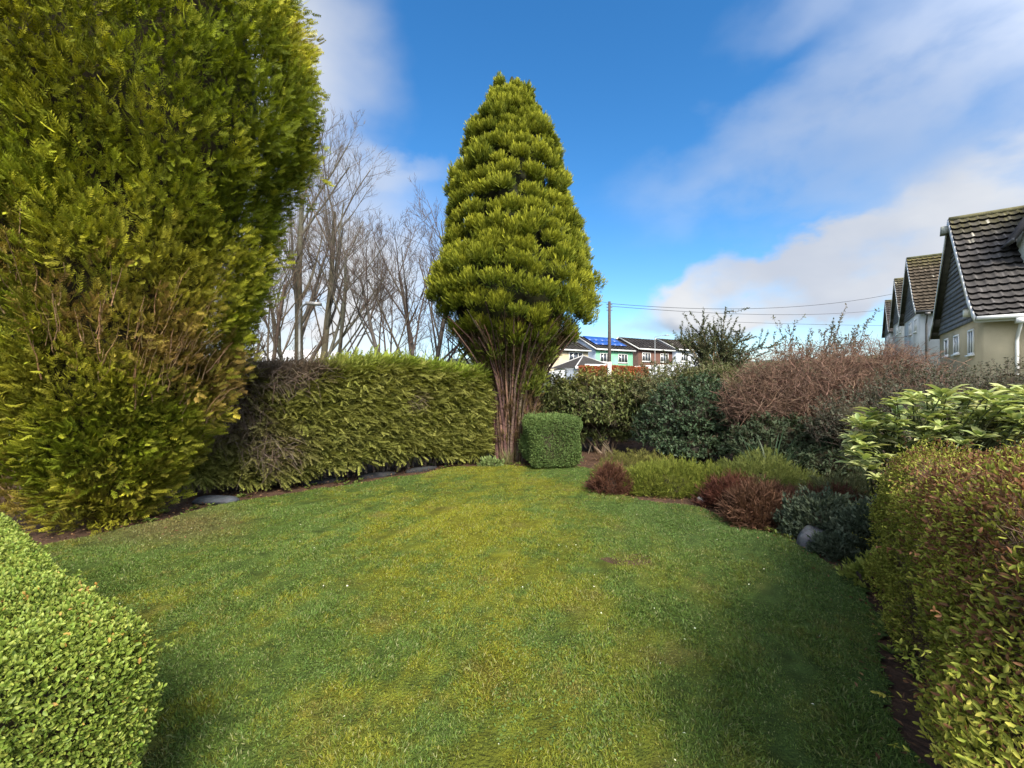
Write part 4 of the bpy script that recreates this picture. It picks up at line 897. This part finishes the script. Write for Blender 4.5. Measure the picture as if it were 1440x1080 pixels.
# ------------------------------------------------------------------ houses
def window(parent, face, u, z, wd, ht, pos, bars=1, label=None, framec=(.78, .78, .76), glass=(.06, .075, .09), t=.07, out=.05):
    """white framed window on a wall face; face 'y-' (u along x at y=pos) or 'x-' (u along y at x=pos); glass is a sub-part"""
    mb = MB()
    def bx(u0, z0, u1, z1, d0, d1, c):
        if face == 'y-': return mb.box(u0, pos - d1, z0, u1, pos - d0, z1, c)
        return mb.box(pos - d1, u0, z0, pos - d0, u1, z1, c)
    bx(u, z, u + wd, z + t, .002, out, framec); bx(u, z + ht - t, u + wd, z + ht, .002, out, framec)
    bx(u, z + t, u + t, z + ht - t, .002, out, framec); bx(u + wd - t, z + t, u + wd, z + ht - t, .002, out, framec)
    for k in range(bars):
        c = u + wd * (k + 1) / (bars + 1); bx(c - t * .4, z + t, c + t * .4, z + ht - t, .004, out - .005, framec)
    bx(u - .06, z - .06, u + wd + .06, z - .002, .002, out + .06, framec)
    f = mb.build('window', M_paint, parent)
    mb = MB(); bx(u + t, z + t, u + wd - t, z + ht - t, .001, .015, glass); mb.build('pane', M_glass, f)
    return f

def tiled_slope(mb, x0, x1, prof, courses, pitch, col, moss, rng2, thick=.05):
    """tiled slope: prof = [(y, z)] from eave to ridge; each course steps, each tile rolls"""
    prof = A(prof); sl = np.r_[0, np.cumsum(np.linalg.norm(np.diff(prof, axis=0), axis=1))]
    per = 6; nt = int(round((x1 - x0) / pitch)); xs = np.linspace(x0, x1, nt * per + 1)
    u = np.arange(len(xs)); roll = .022 * (1 - np.abs(np.sin(u / per * math.pi)) ** .6 * 1.0) * 2 - .02
    dn = prof[-1] - prof[0]; dn = dn / np.linalg.norm(dn); nrm = A([-abs(dn[1]) * np.sign(dn[0]), abs(dn[0])])
    tone = 1 + .30 * rng2.uniform(-1, 1, (courses, nt + 1)); lich = rng2.random((courses, nt + 1)) < .05; prev = None
    sp_ = rng2.random((courses, len(xs))) < .10
    def row(k, f, hgt):
        s = sl[-1] * f / courses; y = np.interp(s, sl, prof[:, 0]); z = np.interp(s, sl, prof[:, 1]); wv = rng2.normal(size=len(xs)) * .004
        return np.stack([xs, np.full_like(xs, y) + nrm[0] * (hgt + roll + wv), np.full_like(xs, z) + nrm[1] * (hgt + roll + wv)], -1)
    i_ = np.arange(len(xs) - 1); F = np.stack([i_, i_ + 1, len(xs) + i_ + 1, len(xs) + i_], -1)
    for k in range(courses):
        lo, hi = row(k, k, .105), row(k, k + 1.0, .012); ti = np.minimum(u // per, nt); ff = k / courses
        c = A(col)[None] * tone[k, ti][:, None]; c = mix(c, A([.085, .078, .022]), np.clip((ff - .72) * 4, 0, 1) * moss * rng2.uniform(.2, 1, len(u)))
        c = np.where((lich[k, ti] & sp_[k])[:, None], A([.20, .19, .16]), c); c = np.where((sp_[k] & (rng2.random(len(u)) < .4))[:, None], c * 1.9, c)
        mb.add(np.concatenate([lo, hi]), F, np.concatenate([c, c * .8]))
        dk = np.broadcast_to(A(col) * .22, lo.shape)                          # course shadow lines painted dark on the butt ends of the tiles
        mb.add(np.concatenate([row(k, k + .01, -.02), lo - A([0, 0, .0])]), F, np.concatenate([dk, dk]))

def lane_house(label, O, z_eave, ridge, wd, ln, wallc, roofc, seed, detail, moss=.7, slate=(.155, .160, .172), barge=(.48, .48, .47), floor_z=None):
    """chalet bungalow seen end-on: gable end at x=0 facing -x, front eave along y=0, ridge along x"""
    r2 = np.random.default_rng(seed); z0 = floor_z; root = empty('chalet_house', (O[0], O[1], z0), R(-36), label, 'house', 'chalet bungalows stepping up the lane')
    E, T = z_eave - z0, ridge - z0; h = wd / 2
    pent = [(0, 0, -1.5), (0, wd, -1.5), (0, wd, E - .02), (0, h, T - .14), (0, 0, E - .02)]
    MB().prism(pent, (ln, 0, 0), wallc).build('wall', M_render, root)
    rf = MB(); ov = .28; k = .55
    prf = [(-.46, E - .14), (-.05, E + .14), (k, E + (T - E) * (k / h) + .03), (h, T)]
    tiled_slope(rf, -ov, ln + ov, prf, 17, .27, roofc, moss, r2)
    prb = [(wd + .46, E - .14), (wd + .05, E + .14), (wd - k, E + (T - E) * (k / h) + .03), (h, T)]
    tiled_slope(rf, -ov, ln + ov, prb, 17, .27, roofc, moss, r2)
    t = np.linspace(-ov, ln + ov, 24); rf.tube(np.stack([t, 0 * t + h, 0 * t + T + .035], -1), .10, jit((.085, .08, .045), 1)[0], 8)
    # underside boards
    for pr in (prf, prb):
        for (a, b) in zip(pr[:-1], pr[1:]):
            rf.prism([(-ov + .02, a[0], a[1] - .06), (-ov + .02, b[0], b[1] - .06), (-ov + .02, b[0], b[1] - .11), (-ov + .02, a[0], a[1] - .11)], (ln + 2 * ov - .04, 0, 0), (.10, .09, .08))
    rf.build('roof', M_tile, root)
    # slate-hung gable
    sl = MB(); nc = 22; zb = E - .12
    for c in range(nc):
        za, zc = zb + (T - .2 - zb) * c / nc, zb + (T - .2 - zb) * (c + 1) / nc
        def yr(z): f = np.clip((z - E) / (T - E), 0, 1); return (h * f + .06, wd - h * f - .06)
        ya, yb = yr(za); yc, yd = yr(zc)
        if yd - yc < .02: break
        q = [(-.075, ya, za), (-.075, yb, za), (-.035, yd, zc), (-.035, yc, zc)]
        sl.prism(q, (.034, 0, 0), A(slate) * r2.uniform(.75, 1.25))
    sl.build('slate_gable', M_tile, root)
    bb = MB()
    for pr in (prf, prb):
        for (a, b) in zip(pr[:-1], pr[1:]):
            bb.prism([(-ov - .045, a[0], a[1] - .20), (-ov - .045, b[0], b[1] - .20), (-ov - .045, b[0], b[1] + .05), (-ov - .045, a[0], a[1] + .05)], (.04, 0, 0), barge)
    bb.build('bargeboard', M_paint, root)
    gt = MB(); t = np.linspace(-ov, ln + ov, 12); gt.tube(np.stack([t, 0 * t - .52, 0 * t + E - .20], -1), .075, barge if detail else (.05, .05, .05), 8)
    gt.box(-ov, -.44, E - .34, ln + ov, -.41, E - .16, barge if detail else (.05, .05, .05)); gt.build('gutter', M_paint, root)
    dx = .75 if detail else .25; dp = MB().tube([[dx, -.50, E - .24], [dx, -.48, E - .42], [dx, -.16, E - .80], [dx, -.10, E - 1.0], [dx, -.10, -.5]], .05, (.5, .5, .49) if detail else (.05, .05, .05), 8)
    dp.box(dx - .13, -.60, E - .44, dx + .13, -.38, E - .27, (.5, .5, .49) if detail else (.05, .05, .05)); dp.build('downpipe', M_paint, root)
    if detail:
        window(root, 'x-', 1.15, E - 1.35, .75, .95, 0, 1); window(root, 'x-', 3.3, E - 1.2, .85, .8, 0, 1); window(root, 'x-', 5.2, E - 1.2, .7, .8, 0, 0)
        hd = MB(); hd.prism([(-ov - .24, h - .22, T - .56), (-ov - .24, h + .22, T - .56), (-ov - .24, h + .05, T - .22), (-ov - .24, h - .05, T - .22)], (.24, 0, 0), (.17, .18, .16)); hd.build('gable_hood', M_render, root)
        lt = MB(); lt.prism([(-.34, .72, E + .02), (-.34, .95, E + .02), (-.34, 1.0, E + .30), (-.34, .67, E + .30)], (.2, 0, 0), (.62, .6, .52)); lt.prism([(-.38, .64, E + .30), (-.38, 1.03, E + .30), (-.30, .835, E + .44)], (.26, 0, 0), (.08, .08, .08)); lt.box(-.14, .80, E + .1, -.07, .87, E + .2, (.08, .08, .08)); lt.build('wall_lantern', M_paint, root)
        # dormer in the near slope
        D = MB(); x0, x1, yf, zb2, ze, za2 = 1.28, 3.5, 1.15, E + 1.9, E + 3.15, E + 4.95; xm = (x0 + x1) / 2
        D.prism([(x0, yf, zb2), (x1, yf, zb2), (x1, yf, ze), (xm, yf, za2 - .12), (x0, yf, ze)], (0, 3.0, 0), (.50, .55, .55)); dm = D.build('dormer', M_render, root)
        DR = MB()
        for (xa, xb) in ((x0 - .34, xm), (x1 + .34, xm)):
            zl = ze - .34 * (za2 - ze) / (xm - x0)
            DR.prism([(xa, yf - .32, zl), (xb, yf - .32, za2), (xb, yf - .32, za2 + .16), (xa, yf - .32, zl + .16)], (0, 3.4, 0), (.05, .047, .048))
        DR.build('dormer_roof', M_tile, dm)
        MB().tube([[x0 - .36, yf - .28, ze - .5], [x0 - .36, yf + .9, ze - .5]], .07, (.06, .06, .065), 8).build('dormer_gutter', M_paint, dm)
        window(dm, 'y-', xm - .5, zb2 + .35, 1.0, 1.0, yf, 1)
    else:
        window(root, 'x-', 1.4, E - 1.3, .9, .9, 0, 1); window(root, 'x-', 3.6, E - 1.3, .9, .9, 0, 1); window(root, 'y-', 1.2, E - 1.35, .8, .95, 0, 1)
    return root
CRM, WHT = (.44, .37, .25), (.50, .52, .54)
lane_house('nearest cream chalet house with dark tiled roof, slate gable and a dormer', (16.45, 15.0), 4.05, 8.45, 7.1, 10, CRM, (.047, .044, .043), 1, True, floor_z=1.0)
lane_house('white chalet house right behind the cream one, mossy brown roof', (26.6, 28.0), 6.45, 10.6, 7.1, 10, WHT, (.054, .044, .033), 2, False, .9, floor_z=3.3)
lane_house('third chalet house up the lane, white wall with brown roof', (37.0, 40.7), 7.95, 12.2, 7.1, 10, (.48, .48, .46), (.042, .037, .033), 3, False, .5, floor_z=4.6)
lane_house('farthest chalet house at the left end of the lane row', (47.6, 54.0), 8.3, 12.6, 7.1, 10, (.36, .36, .36), (.040, .037, .036), 4, False, .3, floor_z=4.8)

def estate_house(name, label, s, L, z_eave, rise, wallc, gablec, roofc, wins, mats=M_render, solar=False, wd=7.0, trim=(.40, .40, .39), hgt=5.1):
    f = A([math.cos(R(31)), math.sin(R(31))]); p0 = A([10.73, 55.0]) + f * s; z0 = z_eave - hgt
    root = empty(name, (p0[0], p0[1], z0), R(31), label, 'house', 'estate houses across the road'); E, T, h = hgt, hgt + rise, wd / 2
    MB().box(.0, .0, -1.5, L, wd, E - .1, wallc).build('wall', mats, root)
    MB().prism([(-.03, .01, -1.5), (-.03, wd - .01, -1.5), (-.03, wd - .01, E - .12), (-.03, h, T - .12), (-.03, .01, E - .12)], (.025, 0, 0), gablec).build('gable_wall', mats, root)  # gablec is bluer and duller than the front: gable shade put into colour
    MB().prism([(L + .005, .01, -1.5), (L + .005, wd - .01, -1.5), (L + .005, wd - .01, E - .12), (L + .005, h, T - .12), (L + .005, .01, E - .12)], (.025, 0, 0), gablec).build('gable_wall', mats, root)
    rf = MB(); r2 = np.random.default_rng(int(abs(s) * 10) + 5)
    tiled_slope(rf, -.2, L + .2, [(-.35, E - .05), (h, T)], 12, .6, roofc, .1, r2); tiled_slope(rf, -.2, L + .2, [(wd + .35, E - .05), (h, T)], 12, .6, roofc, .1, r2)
    rf.prism([(-.2, -.33, E - .12), (-.2, h, T - .05), (-.2, wd + .33, E - .12), (-.2, wd + .33, E - .2), (-.2, h, T - .14), (-.2, -.33, E - .2)], (L + .4, 0, 0), A(roofc) * .9)
    roof = rf.build('roof', M_tile, root)
    tr = MB().box(-.2, -.42, E - .22, L + .2, -.36, E - .02, trim)
    for (ya, za, yb, zb) in ((-.36, E - .12, h, T - .05), (h, T - .05, wd + .36, E - .12)): tr.prism([(-.26, ya, za - .1), (-.26, yb, zb - .1), (-.26, yb, zb + .1), (-.26, ya, za + .1)], (.04, 0, 0), trim)
    tr.build('fascia', M_paint, root)
    if solar:
        sp = MB(); dy, dz = h + .35, T - E + .05; nrm = norm(A([0, -dz, dy]))
        for i in range(5):
            for j in range(2):
                q = []
                for (uu, vv_) in ((i, j), (i + .99, j), (i + .99, j + .98), (i, j + .98)):
                    x = .5 + uu * (L - 1.0) / 5; fr = .26 + vv_ * .34; q.append(A([x, -.35 + dy * fr, E - .05 + dz * fr]) + nrm * .16)
                sp.prism(q, nrm * .04, (.016, .055, .22))
        sp.build('solar_panel', M_solar, roof)
    for (u, z, w_, h_) in wins: window(root, 'y-', u, z, w_, h_, 0, 2, t=.10, framec=(.42, .42, .41), glass=(.03, .035, .045))
    return root
estate_house('cream_house', 'cream house with a dull brown roof, half behind the tiered conifer', -9.6, 8.3, 5.85, 1.7, (.29, .25, .175), (.28, .26, .20), (.056, .052, .047), [(1.0, 3.5, 1.5, 1.2), (5.2, 3.5, 2.2, 1.3), (1.2, .9, 2, 1.4)])
estate_house('mint_house', 'mint green house with blue solar panels on its roof', 0, 6.6, 6.15, 1.9, (.125, .31, .19), (.17, .21, .28), (.044, .042, .043), [(.7, 3.35, 1.7, 1.2), (3.9, 3.35, 1.7, 1.2), (.8, .8, 1.8, 1.3)], solar=True)
estate_house('brown_house', 'brown brick house with dark roof between the mint house and the spiky shrub', 7.7, 7.0, 6.5, 1.85, (.075, .040, .031), (.06, .040, .034), (.045, .041, .042), [(.7, 3.3, 1.7, 1.25), (4.4, 3.3, 1.7, 1.25)], M_brick)
estate_house('white_house', 'white house mostly hidden behind the spiky shrub', 15.6, 6.6, 6.75, 1.85, (.27, .29, .32), (.25, .28, .34), (.05, .044, .037), [(1.0, 3.3, 1.6, 1.2), (4.2, 3.3, 1.6, 1.2)])
# garage with pyramid roof
p = at(820, 518, 46.0); zg = float(ground_z(p[0], 46.0)); root = empty('garage', (p[0], 46.0, zg), R(24), 'low white garage with a dark pyramid roof below the cream house', 'garage'); e = p[2] - zg; hw = 2.3
MB().box(-hw, -hw, -.6, hw, hw, e - .05, (.28, .31, .36)).build('wall', M_render, root)
mb = MB(); ap = A([0, 0, e + 1.35]); cs = [A([-hw - .3, -hw - .3, e]), A([hw + .3, -hw - .3, e]), A([hw + .3, hw + .3, e]), A([-hw - .3, hw + .3, e])]
for k in range(4): mb.add(A([cs[k], cs[(k + 1) % 4], ap]), [[0, 1, 2]], (.030, .028, .027))
mb.add(A(cs), [[3, 2, 1, 0]], (.5, .5, .5)); mb.build('roof', M_tile, root)
mb = MB()
for k in range(4): mb.tube([cs[k], ap], .07, (.28, .28, .28), 5)
mb.box(-hw - .34, -hw - .34, e - .16, hw + .34, -hw - .30, e + .04, (.7, .7, .7)); mb.build('ridge_tiles', M_tile, root)
MB().box(-1.3, -hw - .03, -.4, 1.3, -hw - .002, 1.9, (.6, .62, .64)).build('garage_door', M_paint, root)
# pale bungalow behind the bare trees
p = at(366, 500, 42.0); zg = float(ground_z(p[0], 42.0)); root = empty('pale_bungalow', (p[0], 42, zg), R(-15), 'pale roofed bungalow glimpsed behind the bare trees', 'house')
hb = p[2] - zg
MB().box(-5, 0, -1, 5, 7, hb - .6, (.62, .60, .56)).build('wall', M_render, root)
mb = MB(); mb.prism([(-5.3, -.3, hb - .62), (-5.3, 3.5, hb + .8), (-5.3, 7.3, hb - .62)], (10.6, 0, 0), (.34, .34, .35)); mb.build('roof', M_tile, root)
window(root, 'y-', -3.2, hb - 2.2, 1.6, 1.2, 0, 1); window(root, 'y-', 1.0, hb - 2.2, 1.8, 1.2, 0, 1)
# white boundary wall across the road
a, b = at(775, 523, 44.0), at(960, 512, 52.0); L_ = math.hypot(b[0] - a[0], b[1] - a[1]); zb = 1.2
root = empty('boundary_wall', (a[0], a[1], zb), math.atan2(b[1] - a[1], b[0] - a[0]), 'long white rendered wall in front of the far houses', 'wall')
MB().prism([(0, -.1, -.8), (L_, -.1, -.8), (L_, -.1, b[2] - zb), (0, -.1, a[2] - zb)], (0, .2, 0), (.36, .38, .41)).build('wall_face', M_render, root)
MB().prism([(0, -.14, a[2] - zb), (L_, -.14, b[2] - zb), (L_, -.14, b[2] - zb + .08), (0, -.14, a[2] - zb + .08)], (0, .28, 0), (.6, .6, .6)).build('coping', M_stone, root)
# copper beech hedge by the pole
def beech_col(p, nl, m):
    k = rng.random(m); return jit(mix(A([.16, .042, .022]), A([.26, .075, .03]), k), m, .35), jit(mix(A([.26, .08, .04]), A([.36, .13, .05]), k), m, .2)
a, b = at(818, 520, 34.0), at(906, 512, 36.5); uv = norm((b - a)[:2]); mid = (a + b) / 2; gz0 = float(ground_z(mid[0], mid[1]))
hz = (mid[2] - gz0) / 2
clipped('copper_hedge', 'rusty copper leaved hedge by the foot of the telegraph pole', 'hedge', 'foliage', (mid[0], mid[1], gz0 + hz), uv, A([-uv[1], uv[0]]), (np.linalg.norm((b - a)[:2]) / 2, .6, hz), .15, 16000,
        [(1, -1, 1), (2, 1, 1), (0, -1, .5), (0, 1, .5)], .10, .07, beech_col, depth=.1, seed=7, core=A([.12, .05, .03]), amp=.06)
# scrubby hedge behind the shrubs along the road
shrub('roadside_shrub', 'dull olive bush behind the laurel, left of the telegraph pole', 'shrub', (1.5, 12.2), [(1.2, 12.2, 1.0, 1.0, .7, .95), (2.4, 12.6, 1.05, 1.1, .7, .95), (1.6, 11.8, .4, 1.3, .5, .5), (2.9, 11.8, .4, 1.0, .5, .5)], 1200, 10, .07, .03,
      ((.045, .055, .025), (.065, .07, .03)), ((.09, .10, .045), (.14, .13, .06)), .25, (.13, .10, .075), 24)
shrub('roadside_shrub', 'dark bush behind the evergreen shrubs, under the spiky one', 'shrub', (5.6, 12.0), [(4.6, 12.0, 1.05, 1.2, .7, 1.1), (6.4, 12.0, 1.2, 1.3, .7, 1.15), (8.2, 11.6, 1.3, 1.2, .7, 1.1), (4.4, 11.6, .4, 1.2, .5, .5)], 1500, 10, .08, .035,
      ((.035, .045, .022), (.05, .06, .028)), ((.07, .08, .04), (.11, .11, .055)), .25, (.12, .09, .07), 30)
